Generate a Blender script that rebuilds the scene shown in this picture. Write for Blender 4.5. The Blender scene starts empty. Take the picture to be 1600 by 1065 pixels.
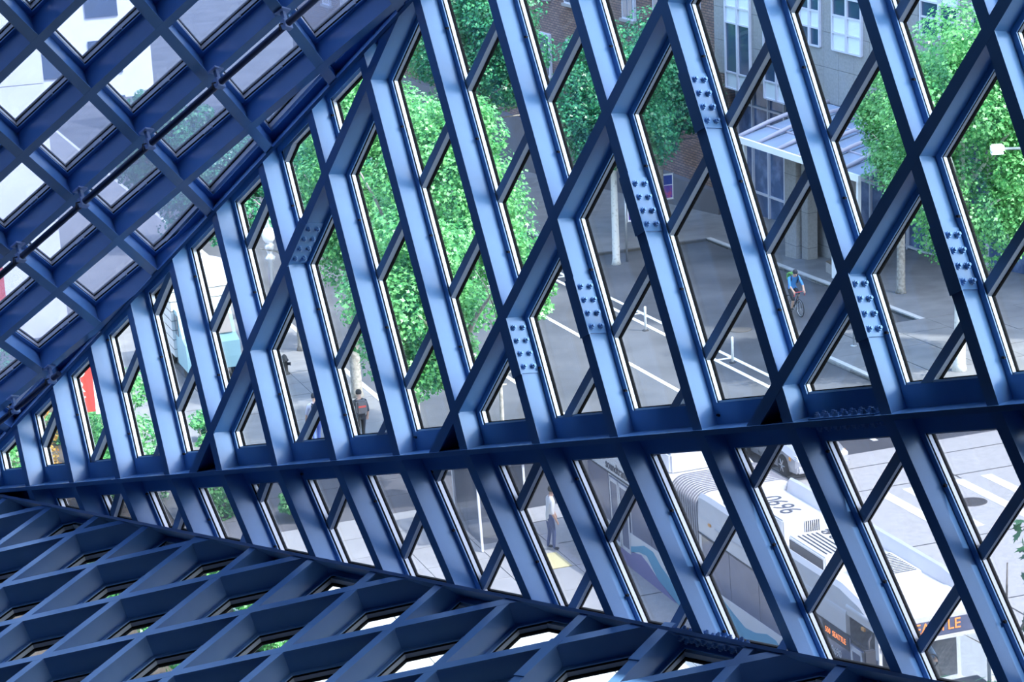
import bpy, bmesh, math, random
import numpy as np
from mathutils import Vector, Matrix

random.seed(7)
rng = np.random.default_rng(11)
scene = bpy.context.scene
COL = scene.collection

# ---------------------------------------------------------------- camera
FPX = 3711.147                      # focal length in pixels of the 1600 px wide frame
U = 1.23                            # side of one facade diamond in metres
PITCH, ROLL = math.radians(17.0), 0.045
CAM = np.array([0.0, 0.0, 24.0])
_u = np.array([-ROLL*math.cos(PITCH), -math.cos(PITCH), -math.sin(PITCH)]); _u /= np.linalg.norm(_u)
_f = np.array([0, 0, 1.0]); _y = _f-(_f@_u)*_u; _y /= np.linalg.norm(_y)
RW = np.array([np.cross(_y, _u), _y, _u])          # camera axes (right, down, forward) -> world
camd = bpy.data.cameras.new('camera'); camo = bpy.data.objects.new('camera', camd); COL.objects.link(camo)
camd.sensor_width = 36; camd.lens = FPX/1600*36; camd.clip_start = .1; camd.clip_end = 2000
r_, d_, f_ = RW[:, 0], RW[:, 1], RW[:, 2]
camo.matrix_world = Matrix(((r_[0], -d_[0], -f_[0], CAM[0]), (r_[1], -d_[1], -f_[1], CAM[1]), (r_[2], -d_[2], -f_[2], CAM[2]), (0, 0, 0, 1)))
scene.camera = camo

# ---------------------------------------------------------------- sky, sun, exposure
SUN_AZ, SUN_EL = math.radians(122), math.radians(54)     # azimuth clockwise from +Y (away from the camera)
world = bpy.data.worlds.new('sky'); scene.world = world; world.use_nodes = True
wn = world.node_tree.nodes; wl = world.node_tree.links
sky = wn.new('ShaderNodeTexSky'); sky.sky_type = 'NISHITA'; sky.sun_disc = False
sky.sun_elevation = SUN_EL; sky.sun_rotation = SUN_AZ; sky.air_density = 1.3; sky.dust_density = 2.5; sky.ozone_density = 2.0
wl.new(sky.outputs[0], wn['Background'].inputs[0]); wn['Background'].inputs[1].default_value = 0.70
sund = bpy.data.lights.new('sun', 'SUN'); suno = bpy.data.objects.new('sun', sund); COL.objects.link(suno)
sund.energy = 6.2; sund.angle = math.radians(.6); sund.color = (1, .96, .9)
_s = Vector((math.sin(SUN_AZ)*math.cos(SUN_EL), math.cos(SUN_AZ)*math.cos(SUN_EL), math.sin(SUN_EL)))
suno.rotation_euler = _s.to_track_quat('Z', 'Y').to_euler(); suno.location = (30, -30, 90)
vs = scene.view_settings
vs.view_transform = 'Standard'; vs.look = 'None'; vs.gamma = 1; vs.use_curve_mapping = False; vs.exposure = 0.58

# ---------------------------------------------------------------- helpers
def mat(name, col, rough=.6, metal=0., noise=None, bump=None, emis=None, spec=.5):
    m = bpy.data.materials.new(name); m.use_nodes = True; nt = m.node_tree; b = nt.nodes['Principled BSDF']
    b.inputs['Base Color'].default_value = (*col, 1); b.inputs['Roughness'].default_value = rough
    b.inputs['Metallic'].default_value = metal; b.inputs['Specular IOR Level'].default_value = spec
    tc = nt.nodes.new('ShaderNodeTexCoord')
    if noise:                                    # (scale, second colour, lo, hi)
        t = nt.nodes.new('ShaderNodeTexNoise'); t.inputs['Scale'].default_value = noise[0]; t.inputs['Detail'].default_value = 6
        r = nt.nodes.new('ShaderNodeValToRGB'); r.color_ramp.elements[0].position = noise[2]; r.color_ramp.elements[1].position = noise[3]
        r.color_ramp.elements[0].color = (*col, 1); r.color_ramp.elements[1].color = (*noise[1], 1)
        nt.links.new(tc.outputs['Object'], t.inputs['Vector']); nt.links.new(t.outputs[0], r.inputs[0]); nt.links.new(r.outputs[0], b.inputs['Base Color'])
    if bump:                                     # (scale, strength)
        t = nt.nodes.new('ShaderNodeTexNoise'); t.inputs['Scale'].default_value = bump[0]; t.inputs['Detail'].default_value = 4
        k = nt.nodes.new('ShaderNodeBump'); k.inputs['Strength'].default_value = bump[1]; k.inputs['Distance'].default_value = .02
        nt.links.new(tc.outputs['Object'], t.inputs['Vector']); nt.links.new(t.outputs[0], k.inputs['Height']); nt.links.new(k.outputs[0], b.inputs['Normal'])
    if emis:
        b.inputs['Emission Color'].default_value = (*emis[:3], 1); b.inputs['Emission Strength'].default_value = emis[3]
    return m

def glass_mat(name, tint, refl, mesh=0., meshcol=(.7, .72, .75)):
    m = bpy.data.materials.new(name); m.use_nodes = True; nt = m.node_tree; nt.nodes.clear()
    o = nt.nodes.new('ShaderNodeOutputMaterial'); t = nt.nodes.new('ShaderNodeBsdfTransparent'); t.inputs[0].default_value = (*tint, 1)
    g = nt.nodes.new('ShaderNodeBsdfGlossy'); g.inputs['Roughness'].default_value = .02; g.inputs[0].default_value = (.9, .95, 1, 1)
    lw = nt.nodes.new('ShaderNodeLayerWeight'); lw.inputs[0].default_value = .5          # Schlick reflectance of a thin sheet
    pw = nt.nodes.new('ShaderNodeMath'); pw.operation = 'POWER'; pw.inputs[1].default_value = 5; nt.links.new(lw.outputs['Facing'], pw.inputs[0])
    fr = nt.nodes.new('ShaderNodeMath'); fr.operation = 'MULTIPLY_ADD'; fr.inputs[1].default_value = .6; fr.inputs[2].default_value = refl; nt.links.new(pw.outputs[0], fr.inputs[0])
    mx = nt.nodes.new('ShaderNodeMixShader'); nt.links.new(fr.outputs[0], mx.inputs[0]); nt.links.new(t.outputs[0], mx.inputs[1]); nt.links.new(g.outputs[0], mx.inputs[2])
    last = mx
    if mesh:                                     # fine metal mesh laid between the two sheets of glass
        df = nt.nodes.new('ShaderNodeBsdfDiffuse'); df.inputs[0].default_value = (*meshcol, 1)
        tr = nt.nodes.new('ShaderNodeBsdfTranslucent'); tr.inputs[0].default_value = (*meshcol, 1)
        ad = nt.nodes.new('ShaderNodeMixShader'); ad.inputs[0].default_value = .5
        nt.links.new(df.outputs[0], ad.inputs[1]); nt.links.new(tr.outputs[0], ad.inputs[2])
        m2 = nt.nodes.new('ShaderNodeMixShader'); m2.inputs[0].default_value = mesh
        nt.links.new(mx.outputs[0], m2.inputs[1]); nt.links.new(ad.outputs[0], m2.inputs[2]); last = m2
    nt.links.new(last.outputs[0], o.inputs[0]); return m

def tag(o, label=None, cat=None, group=None, kind=None):
    if label: o['label'] = label
    if cat: o['category'] = cat
    if group: o['group'] = group
    if kind: o['kind'] = kind
    return o

def link_mesh(name, verts, faces, m, parent=None, smooth=False):
    me = bpy.data.meshes.new(name); me.from_pydata([tuple(map(float, v)) for v in verts], [], faces); me.update()
    if m is not None:
        for q in (m if isinstance(m, (list, tuple)) else [m]): me.materials.append(q)
    if smooth: me.polygons.foreach_set('use_smooth', [True]*len(me.polygons))
    o = bpy.data.objects.new(name, me); COL.objects.link(o)
    if parent is not None: o.parent = parent
    return o

def link_bm(name, bm, m, parent=None, smooth=False):
    me = bpy.data.meshes.new(name); bm.to_mesh(me); bm.free()
    if m is not None:
        for q in (m if isinstance(m, (list, tuple)) else [m]): me.materials.append(q)
    if smooth: me.polygons.foreach_set('use_smooth', [True]*len(me.polygons))
    o = bpy.data.objects.new(name, me); COL.objects.link(o)
    if parent is not None: o.parent = parent
    return o

def empty(name, loc=(0, 0, 0), rz=0, mw=None):
    o = bpy.data.objects.new(name, None); COL.objects.link(o); o.empty_display_size = .3
    if mw is not None: o.matrix_world = mw
    else: o.location = loc; o.rotation_euler = (0, 0, rz)
    return o

def copy_tree(o, parent=None):
    c = o.copy(); COL.objects.link(c); c.parent = parent
    for ch in list(o.children): copy_tree(ch, c)
    return c

BOXF = [(0, 3, 2, 1), (4, 5, 6, 7), (0, 1, 5, 4), (1, 2, 6, 5), (2, 3, 7, 6), (3, 0, 4, 7)]
def obox(bm, P, t, b, n, lt, lb, ln, mi=0):
    """box in the frame t,b,n at P with ranges lt,lb,ln"""
    v = [bm.verts.new(tuple(P+t*x+b*y+n*z)) for z in ln for (x, y) in ((lt[0], lb[0]), (lt[1], lb[0]), (lt[1], lb[1]), (lt[0], lb[1]))]
    for f in BOXF:
        q = bm.faces.new([v[i] for i in f]); q.material_index = mi
X3, Y3, Z3 = np.eye(3)
def bx(bm, x0, x1, y0, y1, z0, z1, mi=0): obox(bm, np.zeros(3), X3, Y3, Z3, (x0, x1), (y0, y1), (z0, z1), mi)
def box_obj(name, r, m, parent=None, bevel=0):
    bm = bmesh.new(); bx(bm, *r)
    if bevel: bmesh.ops.bevel(bm, geom=list(bm.edges), offset=bevel, segments=2, affect='EDGES')
    return link_bm(name, bm, m, parent)

def clip_bm(bm, clips, fill=True):
    for p, nn in clips:
        g = list(bm.verts)+list(bm.edges)+list(bm.faces)
        if not g: return
        bmesh.ops.bisect_plane(bm, geom=g, plane_co=tuple(p), plane_no=tuple(nn), clear_outer=True)
        if fill:
            e = [q for q in bm.edges if q.is_boundary]
            if e: bmesh.ops.holes_fill(bm, edges=e, sides=0)
    bmesh.ops.recalc_face_normals(bm, faces=list(bm.faces))

def clip_poly(poly, clips):
    for p, nn in clips:
        out = []
        for i in range(len(poly)):
            a, b = poly[i], poly[(i+1) % len(poly)]; da, db = nn@(a-p), nn@(b-p)
            if da <= 0: out.append(a)
            if (da < 0) != (db < 0) and abs(da-db) > 1e-9: out.append(a+(b-a)*da/(da-db))
        poly = out
        if len(poly) < 3: return []
    return poly

def prism(name, poly, n, th, m, parent):
    k = len(poly); v = list(poly)+[p+n*th for p in poly]
    f = [tuple(range(k-1, -1, -1)), tuple(range(k, 2*k))]+[(i, (i+1) % k, k+(i+1) % k, k+i) for i in range(k)]
    return link_mesh(name, v, f, m, parent)

def tube(bm, pts, rad, seg=10, mi=0, cap=True):
    pts = [np.array(p, float) for p in pts]; rings = []
    rad = rad if hasattr(rad, '__len__') else [rad]*len(pts)
    up = None
    for i, p in enumerate(pts):
        t = pts[min(i+1, len(pts)-1)]-pts[max(i-1, 0)]; t /= (np.linalg.norm(t)+1e-12)
        if up is None:
            up = np.array([0, 0, 1.]) if abs(t[2]) < .9 else np.array([1., 0, 0])
        a = np.cross(t, up); a /= np.linalg.norm(a); c = np.cross(a, t); up = c
        rings.append([bm.verts.new(tuple(p+rad[i]*(math.cos(2*math.pi*k/seg)*a+math.sin(2*math.pi*k/seg)*c))) for k in range(seg)])
    for A_, B_ in zip(rings, rings[1:]):
        for k in range(seg):
            q = bm.faces.new((A_[k], A_[(k+1) % seg], B_[(k+1) % seg], B_[k])); q.material_index = mi; q.smooth = True
    if cap:
        bm.faces.new(rings[0][::-1]).material_index = mi; bm.faces.new(rings[-1]).material_index = mi
    return rings

def lathe(bm, prof, seg=14, P=np.zeros(3), ax=Z3, mi=0):
    a = np.cross(ax, [1, 0, 0] if abs(ax[0]) < .9 else [0, 1, 0]); a = a/np.linalg.norm(a); c = np.cross(ax, a)
    rings = [[bm.verts.new(tuple(P+ax*z+max(r, 1e-4)*(math.cos(2*math.pi*k/seg)*a+math.sin(2*math.pi*k/seg)*c))) for k in range(seg)] for r, z in prof]
    for A_, B_ in zip(rings, rings[1:]):
        for k in range(seg):
            q = bm.faces.new((A_[k], A_[(k+1) % seg], B_[(k+1) % seg], B_[k])); q.material_index = mi; q.smooth = True
    bm.faces.new(rings[0][::-1]).material_index = mi; bm.faces.new(rings[-1]).material_index = mi

FONT = None
def text_obj(name, s, size, m, parent, mw, ext=.004, align='CENTER'):
    cu = bpy.data.curves.new(name, 'FONT'); cu.body = s; cu.size = size; cu.extrude = ext; cu.align_x = align; cu.align_y = 'CENTER'
    o = bpy.data.objects.new(name, cu); COL.objects.link(o)
    dg = bpy.context.evaluated_depsgraph_get(); me = bpy.data.meshes.new_from_object(o.evaluated_get(dg))
    bpy.data.objects.remove(o); bpy.data.curves.remove(cu)
    me.materials.clear(); me.materials.append(m)
    o = bpy.data.objects.new(name, me); COL.objects.link(o)
    if parent is not None: o.parent = parent
    o.matrix_local = mw
    return o
def frame(P, x, y, z):
    return Matrix(((x[0], y[0], z[0], P[0]), (x[1], y[1], z[1], P[1]), (x[2], y[2], z[2], P[2]), (0, 0, 0, 1)))

def C2W(v): return CAM+U*(RW@np.array(v, float))
def norm(v): v = np.array(v, float); return v/np.linalg.norm(v)
def pray(px, py): return RW@np.array([(px-800)/FPX, (py-532.5)/FPX, 1.0])

# ---------------------------------------------------------------- materials of the building
M_STEEL = mat('painted_steel_blue', (.115, .28, .56), .26, 0, (3.0, (.135, .305, .59), .3, .7), (90, .03), spec=.7)
M_ALU = mat('mill_aluminium', (.66, .68, .72), .35, .3)
M_BARG = mat('dark_grey_bar', (.32, .37, .45), .45, .2)
M_GASKET = mat('black_rubber', (.003, .003, .004), .8, spec=.1)
M_BOLT = mat('bolt_steel', (.20, .36, .62), .35, .3)
M_HOLE = mat('bolt_hole_black', (.01, .012, .02), .8)
M_PIPE = mat('conduit_pipe', (.05, .07, .14), .35, .4)
M_SHELL = mat('interior_plaster_grey', (.012, .013, .016), .9)
G_CLEAR = glass_mat('clear_glass', (.93, .97, .97), .03)
G_MESHA = glass_mat('mesh_glass_roof', (.70, .74, .82), .03, .18, (.66, .70, .80))
G_MESH = glass_mat('mesh_glass', (.58, .60, .64), .03, .04)

# ---------------------------------------------------------------- facade lattices (rhombi of 1.23 m)
class Face: pass
def mkface(O, E1, E2, n):
    F = Face(); F.O = C2W(O); F.e1 = U*(RW@np.array(E1)); F.e2 = U*(RW@np.array(E2)); F.n = norm(RW@np.array(n)); F.d = F.n@F.O; return F
FA = mkface((-3.90188, -1.24438, 21.0811), (.25279, .31734, .91666), (.67548, -.46825, -.57389), (-.28422436, -.87906258, .38270811))
FB = mkface((-1.23639, -2.22623, 20.21569), (.39649, -.77069, -.49883), (.25337, .9369, -.24086), (.75473651, -.03570841, .6550555))
FD = mkface((-3.62531, 2.36407, 21.91825), (.57313, -.45407, .67821), (.94623, -.22833, -.21709), (.29450716, .8903401, .34721756))
FC = Face(); FC.n = norm(RW@np.array((.71153546, -.27682174, .64582274))); FC.d = FC.n@CAM+U*12.007417
_P = []
for a in (0, 1):
    q = FB.O+a*FB.e1; _P.append(q+FB.e2*((FC.d-FC.n@q)/(FC.n@FB.e2)))
FC.O = _P[0]; FC.e2 = U*norm(RW@np.array((.3960, .9171, -.0435)))
_l = _P[1]-_P[0]; _t = norm(FC.e2); _pp = _l-(_l@_t)*_t        # next beam line, square to the beams
FC.e1 = _pp-_t*np.linalg.norm(_pp)/math.tan(math.radians(60))
DEP = .295                                                       # beam depth
def crease(F, G, out=0.):
    c = norm(np.cross(F.n, G.n)); p = np.linalg.solve(np.array([F.n, G.n, c]), [F.d+out, G.d+out, c@CAM]); return p, c
def bisector(F, G):
    p, c = crease(F, G); q, _ = crease(F, G, DEP); w = q-p; w -= (w@c)*c; return p, c, norm(w), norm(np.cross(c, norm(w)))
def keep(F, G, inside):
    p, c, w, nn = bisector(F, G)
    return (p, -nn if nn@(inside-p) > 0 else nn)
inA, inB, inC, inD = FA.O, FB.O+.5*FB.e1, FC.O+.7*FC.e2, FD.O
XR, XL, YT, YB, ZR = 4.8, -7.2, -3.7, 3.9, -5.0                   # the room around the viewpoint (camera units)
def cplane(axis, val, sgn):
    a = np.zeros(3); a[axis] = val; nn = np.zeros(3); nn[axis] = sgn; return (C2W(a), RW@nn)
ROOM = [cplane(0, XR, 1), cplane(0, XL, -1), cplane(1, YT, -1), cplane(1, YB, 1)]
CLIP = {'A': [keep(FA, FB, inA), keep(FA, FD, inA)]+ROOM, 'B': [keep(FB, FA, inB), keep(FB, FC, inB)]+ROOM,
        'C': [keep(FC, FB, inC), keep(FC, FD, inC)]+ROOM, 'D': [keep(FD, FC, inD), keep(FD, FA, inD)]+ROOM}

def ibeam(name, parent, P, dv, F, L, clips, w=.115, d=DEP, tf=.014, tw=.012, inset=0.):
    t = norm(dv); n = F.n; b = np.cross(n, t); bm = bmesh.new(); P = P+n*inset
    obox(bm, P, t, b, n, L, (-w/2, w/2), (0, tf)); obox(bm, P, t, b, n, L, (-w/2, w/2), (d-tf, d)); obox(bm, P, t, b, n, L, (-tw/2, tw/2), (tf, d-tf))
    clip_bm(bm, clips)
    if len(bm.faces) < 6: bm.free(); return None
    return link_bm(name, bm, M_STEEL, parent)

def mullion(parent, P, dv, F, L, clips, spacer=True, m=None, hw=.046):
    t = norm(dv); n = F.n; b = np.cross(n, t); z0 = .028 if spacer else .012
    bm = bmesh.new(); obox(bm, P, t, b, n, L, (-hw, hw), (DEP+z0, DEP+.078)); obox(bm, P, t, b, n, L, (-.036, .036), (DEP+.118, DEP+.13)); clip_bm(bm, clips)
    if len(bm.faces) < 6: bm.free(); return
    o = link_bm('mullion', bm, m or M_ALU, parent)
    bm = bmesh.new(); obox(bm, P, t, b, n, L, (-.05, .05), (DEP+.078, DEP+.118))
    if spacer: obox(bm, P, t, b, n, L, (-.05, .05), (DEP, DEP+.028))
    clip_bm(bm, clips); link_bm('gasket', bm, M_GASKET, o)

def panes(parent, F, ra, rb, clips, m, b0=0.):
    k = 0; g = DEP+.088
    for a in range(*ra):
        for b in range(*rb):
            pl = [F.O+F.n*g+F.e1*(a+x)+F.e2*(b+b0+y) for x, y in ((.01, .01), (.99, .01), (.99, .99), (.01, .99))]
            pl = clip_poly(pl, clips)
            if len(pl) < 3: continue
            ar = .5*np.linalg.norm(sum(np.cross(pl[i]-pl[0], pl[i+1]-pl[0]) for i in range(1, len(pl)-1)))
            if ar < .02: continue
            prism('pane', pl, F.n, .014, m, parent); k += 1
    return k

wall_up = tag(empty('wall_upper', tuple(FB.O)), 'leaning glazed wall of steep blue beams above the sloping ledge', kind='structure')
wall_lo = tag(empty('wall_lower', tuple(FC.O)), 'glazed wall band of dark blue beams below the sloping ledge', kind='structure')
ceil_s = tag(empty('ceiling', tuple(FA.O)), 'sloping glazed ceiling of crossed dark blue beams with a pipe', kind='structure')
wall_ba = tag(empty('wall_base', tuple(FD.O)), 'shallow sloping glazed base grid with pale blue beam faces', kind='structure')
for e in (wall_up, wall_lo, ceil_s, wall_ba): e.location = (0, 0, 0)

BIG = (-40, 40)
B_U, B_V = {}, {}
for a in range(-9, 18):
    B_U[a] = ibeam('beam', wall_up, FB.O+a*FB.e1, FB.e2, FB, BIG, CLIP['B'], inset=.001)
    mullion(wall_up, FB.O+a*FB.e1, FB.e2, FB, BIG, CLIP['B'])
for b in range(-12, 16):
    if b % 3 == 0 and b >= 0: B_V[b] = ibeam('beam', wall_up, FB.O+b*FB.e2, FB.e1, FB, BIG, CLIP['B'])
    mullion(wall_up, FB.O+b*FB.e2, FB.e1, FB, BIG, CLIP['B'], b % 3 == 0 and b >= 0, M_BARG, .044)
nB = panes(wall_up, FB, (-9, 18), (-12, 16), CLIP['B'], G_CLEAR)

BC0 = 0.61                                                        # where the thin bars of the lower band fall along its beams
for a in range(-9, 18):
    ibeam('beam', wall_lo, FC.O+a*FC.e1, FC.e2, FC, BIG, CLIP['C'])
    mullion(wall_lo, FC.O+a*FC.e1, FC.e2, FC, BIG, CLIP['C'])
for b in range(-14, 18):
    mullion(wall_lo, FC.O+(b+BC0)*FC.e2, FC.e1, FC, BIG, CLIP['C'], False, M_BARG, .044)
nC = panes(wall_lo, FC, (-9, 18), (-14, 18), CLIP['C'], G_MESH, BC0)

for a in range(-18, 8):
    ibeam('beam', ceil_s, FA.O+a*FA.e1, FA.e2, FA, BIG, CLIP['A'])
    mullion(ceil_s, FA.O+a*FA.e1, FA.e2, FA, BIG, CLIP['A'])
for b in range(-12, 20):
    ibeam('beam', ceil_s, FA.O+b*FA.e2, FA.e1, FA, BIG, CLIP['A'], inset=.001)
    mullion(ceil_s, FA.O+b*FA.e2, FA.e1, FA, BIG, CLIP['A'])
nA = panes(ceil_s, FA, (-18, 8), (-12, 20), CLIP['A'], G_MESHA)

for a in range(-22, 8):
    ibeam('beam', wall_ba, FD.O+a*FD.e1, FD.e2, FD, BIG, CLIP['D'])
    mullion(wall_ba, FD.O+a*FD.e1, FD.e2, FD, BIG, CLIP['D'], True, M_BARG)
for b in range(-12, 28):
    ibeam('beam', wall_ba, FD.O+b*FD.e2, FD.e1, FD, BIG, CLIP['D'], inset=.001)
    mullion(wall_ba, FD.O+b*FD.e2, FD.e1, FD, BIG, CLIP['D'], True, M_BARG)
nD = panes(wall_ba, FD, (-22, 8), (-12, 28), CLIP['D'], G_CLEAR)
print('panes', nA, nB, nC, nD)

# folded edges between the faces: a web plate in the bisecting plane, closure plates against the glass on both sides
def fold(name, label, F, G, clips, th, nose, cwF, cwG, LF, LG):
    p, c, w, nn = bisector(F, G); q, _ = crease(F, G, DEP); dep = (q-p)@w
    e = tag(empty(name), label, kind='structure')
    bm = bmesh.new(); obox(bm, p, c, w, nn, BIG, (-nose, dep+.12), (-th/2, th/2)); clip_bm(bm, clips); link_bm('web_plate', bm, M_STEEL, e)
    for X, cw, cl, LP in ((F, cwF, CLIP[LF], FB), (G, cwG, CLIP[LG], FB)):
        pin = {'A': inA, 'B': inB, 'C': inC, 'D': inD}[LF if X is F else LG]
        v = np.cross(X.n, c); v = v if v@(pin-q) > 0 else -v
        bm = bmesh.new(); obox(bm, q, c, v, X.n, BIG, (-.02, cw), (-.016, -.002)); clip_bm(bm, cl); link_bm('closure_plate', bm, M_STEEL, e)
        bm = bmesh.new(); obox(bm, q, c, v, X.n, BIG, (cw-.05, cw+.02), (.02, .078)); clip_bm(bm, cl); fb = link_bm('edge_frame', bm, M_ALU, e)
        bm = bmesh.new(); obox(bm, q, c, v, X.n, BIG, (cw-.06, cw+.03), (.078, .12)); clip_bm(bm, cl); link_bm('gasket', bm, M_GASKET, fb)
    return e
tr1 = fold('trim_1', 'folded steel edge between sloping ceiling and leaning wall', FA, FB, [keep(FA, FD, inA)]+ROOM[2:]+ROOM[:1], .035, .03, .16, .17, 'A', 'B')
tr2 = fold('trim_2', 'sloping steel ledge dividing the upper and lower glazed walls', FB, FC, [keep(FB, FA, inB)]+ROOM, .05, .035, .22, .20, 'B', 'C')
tr3 = fold('trim_3', 'steel edge where lower glazed wall meets the base grid', FC, FD, [keep(FC, FA, inC)]+ROOM, .035, .03, .05, .12, 'C', 'D')

# dark interior behind the viewpoint
INSIDE = [(FA.O+FA.n*.3, FA.n), (FB.O+FB.n*.3, FB.n), (FC.O+FC.n*.3, FC.n), (FD.O+FD.n*.3, FD.n)]
def shell(name, r):
    bm = bmesh.new(); P = CAM; t = .15
    obox(bm, P, RW[:, 0]*U, RW[:, 1]*U, RW[:, 2]*U, *r); clip_bm(bm, INSIDE)
    if len(bm.faces) > 3: tag(link_bm(name, bm, M_SHELL), 'plain dark interior surface behind the viewpoint', kind='structure')
    else: bm.free()
shell('wall_right', ((XR, XR+.12), (YT, YB), (ZR, 40)))
shell('wall_left', ((XL-.12, XL), (YT, YB), (ZR, 40)))
shell('ceiling_rear', ((XL, XR), (YT-.12, YT), (ZR, 40)))
shell('floor', ((XL, XR), (YB, YB+.12), (ZR, 40)))
shell('wall_rear', ((XL, XR), (YT, YB), (ZR-.12, ZR)))

# the rest of the library around and behind the room: closed storeys that shade the ground, plus added light blockers
body = tag(empty('building_body'), 'closed storeys of the library and added light blockers around the room', kind='structure')
M_BODY = mat('cladding_dark', (.10, .11, .13), .7)
for nm, r in (('lower_storeys', (-60, 40, -40, 2, -4, 15)), ('side_storeys', (12, 40, -40, 2, 15, 34)), ('side_storeys', (-60, -14, -40, 2, 15, 34)), ('rear_storeys', (-14, 12, -40, -10, 15, 34)), ('upper_storeys', (-60, 40, -40, 2, 34, 37)), ('overhang_sky_block', (-60, 11, 2, 20, 31.5, 46)), ('side_sky_block', (-60, -14, 2, 38, 6, 31.5))): box_obj(nm, r, M_BODY, body)  # overhang and wing: unseen, added to keep sky and sun off the glass
# ---------------------------------------------------------------- bolted splices, clips, pipes on the facade
def hexbolt_mesh(r=.026, h=.022, shank=.03, rs=.015):
    bm = bmesh.new(); lathe(bm, [(r*1.25, 0), (r*1.25, .006), (r, .006), (r, .006+h), (rs, .006+h), (rs, .006+h+shank*.6)], 6)
    for f in bm.faces: f.smooth = False
    me = bpy.data.meshes.new('bolt'); bm.to_mesh(me); bm.free(); me.materials.append(M_BOLT); return me
BOLT = hexbolt_mesh()
def put_bolt(P, ax, parent, me=BOLT, name='bolt'):
    o = bpy.data.objects.new(name, me); COL.objects.link(o); o.parent = parent
    z = norm(ax); x = norm(np.cross(z, [0, 0, 1.] if abs(z[2]) < .9 else [1., 0, 0])); y = np.cross(z, x)
    o.matrix_local = frame(P, x, y, z); return o
def coords(F, px, py, dep):
    r = pray(px, py); t = (F.d+dep-F.n@CAM)/(F.n@r); X = CAM+r*t; q = np.linalg.lstsq(np.c_[F.e1, F.e2], X-F.n*dep-F.O, rcond=None)[0]; return q, X
def splice(F, P, dv, sgn, parent, half=.27):
    t = norm(dv); n = F.n; b = np.cross(n, t)*sgn; bm = bmesh.new()
    obox(bm, P, t, b, n, (-half, half), (.006, .019), (.03, DEP-.03)); pl = link_bm('splice_plate', bm, M_STEEL, parent)
    bm = bmesh.new(); obox(bm, P, t, b, n, (-half-.02, half+.02), (-.066, .066), (-.012, .0005)); link_bm('splice_plate', bm, M_STEEL, parent)
    for k in (-1.5, -.5, .5, 1.5):
        for dn in (.085, .205): put_bolt(P+t*(k*half*.5)+b*.019+n*dn, b, pl)
for px, py in ((1103, 153), (1008, 318), (921, 480), (817, 541), (1350, 483), (1497, 405)):
    q, X = coords(FB, px, py, .155); a = round(q[0]-.05); splice(FB, FB.O+a*FB.e1+q[1]*FB.e2, FB.e2, -1, wall_up)
q, X = coords(FB, 478, 378, .155); splice(FB, FB.O+q[0]*FB.e1, FB.e1, 1, wall_up)
for px, py in ((1008, 1012), (836, 1036)):
    q, X = coords(FD, px, py, .05); splice(FD, FD.O+q[0]*FD.e1+round(q[1])*FD.e2, FD.e1, -1, wall_ba, .3)
# bolt rows on the folded edges
def edge_bolts(tr, F, G, pa, pb, n, sides, offs):
    p, c, w, nn = bisector(F, G); par = [k for k in tr.children if k.name.startswith('web_plate')][0]
    def onc(pp):
        r = norm(pray(*pp)); m = np.cross(r, np.cross(c, r)); return ((CAM-p)@m)/(c@m)
    s0, s1 = onc(pa), onc(pb)
    for k in range(n):
        for of in offs:
            for sd, th in sides: put_bolt(p+c*(s0+(s1-s0)*k/(n-1))+w*of+nn*sd*th, nn*sd, par)
    bm = bmesh.new(); L = sorted((s0, s1))
    for sd, th in sides: obox(bm, p, c, w, nn, (L[0]-.06, L[1]+.06), (.0, .24), tuple(sorted((sd*(th-.014), sd*th))))
    link_bm('splice_plate', bm, M_STEEL, par)
edge_bolts(tr2, FB, FC, (1271, 652), (1358, 645), 7, ((1, .040), (-1, .040)), (.06, .15))
edge_bolts(tr3, FC, FD, (1060, 987), (1150, 1004), 6, ((1, .032), (-1, .032)), (.06, .15))
# bolt-hole pairs in the closure plates, one pair per cell
def plate_holes(tr, F, G, X, cw, fr, lo, hi, pin):
    p, c, w, nn = bisector(F, G); q, _ = crease(F, G, DEP); v = np.cross(X.n, c); v = v if v@(pin-q) > 0 else -v
    par = [k for k in tr.children if k.name.startswith('closure_plate')][0 if X is F else 1]
    for a in range(lo, hi):
        pp = X.O+(a+fr)*X.e1+X.n*DEP
        e2 = X.e2-(X.e2@X.n)*X.n; s = ((q-pp)@v)/(e2@v); at = pp+e2*s
        for k in (.35, .62):
            bm = bmesh.new(); lathe(bm, [(.02, 0), (.02, .012), (.012, .016)], 8, at+v*cw*k-X.n*.016, -X.n); link_bm('bolt', bm, M_HOLE, par)
plate_holes(tr2, FB, FC, FB, .22, .78, -5, 12, inB); plate_holes(tr2, FB, FC, FC, .20, .80, -5, 12, inC); plate_holes(tr1, FA, FB, FB, .17, .7, -7, 3, inB)
# small glazing clips beside the outer flanges
bm = bmesh.new(); bx(bm, -.014, .014, -.01, .01, -.01, .018); CLIPM = bpy.data.meshes.new('clip'); bm.to_mesh(CLIPM); bm.free(); CLIPM.materials.append(M_HOLE)
def clips_on(F, cl, ra, rb, parent, b0=0., s=-1):
    t = norm(F.e2); b = np.cross(F.n, t)
    for a in range(*ra):
        for k in range(*rb):
            P = F.O+a*F.e1+(k+b0+.45)*F.e2+F.n*(DEP-.028)+b*s*.045
            if all(nn@(P-p) < -.05 for p, nn in cl): put_bolt(P, F.n, parent, CLIPM, 'clip')
clips_on(FB, CLIP['B'], (-7, 10), (-5, 9), wall_up); clips_on(FC, CLIP['C'], (-7, 10), (-9, 9), wall_lo, BC0)
bm = bmesh.new(); bx(bm, -.07, .07, -.016, .016, -.015, .03); TABM = bpy.data.meshes.new('glazing_tab'); bm.to_mesh(TABM); bm.free(); TABM.materials.append(M_ALU)
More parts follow.
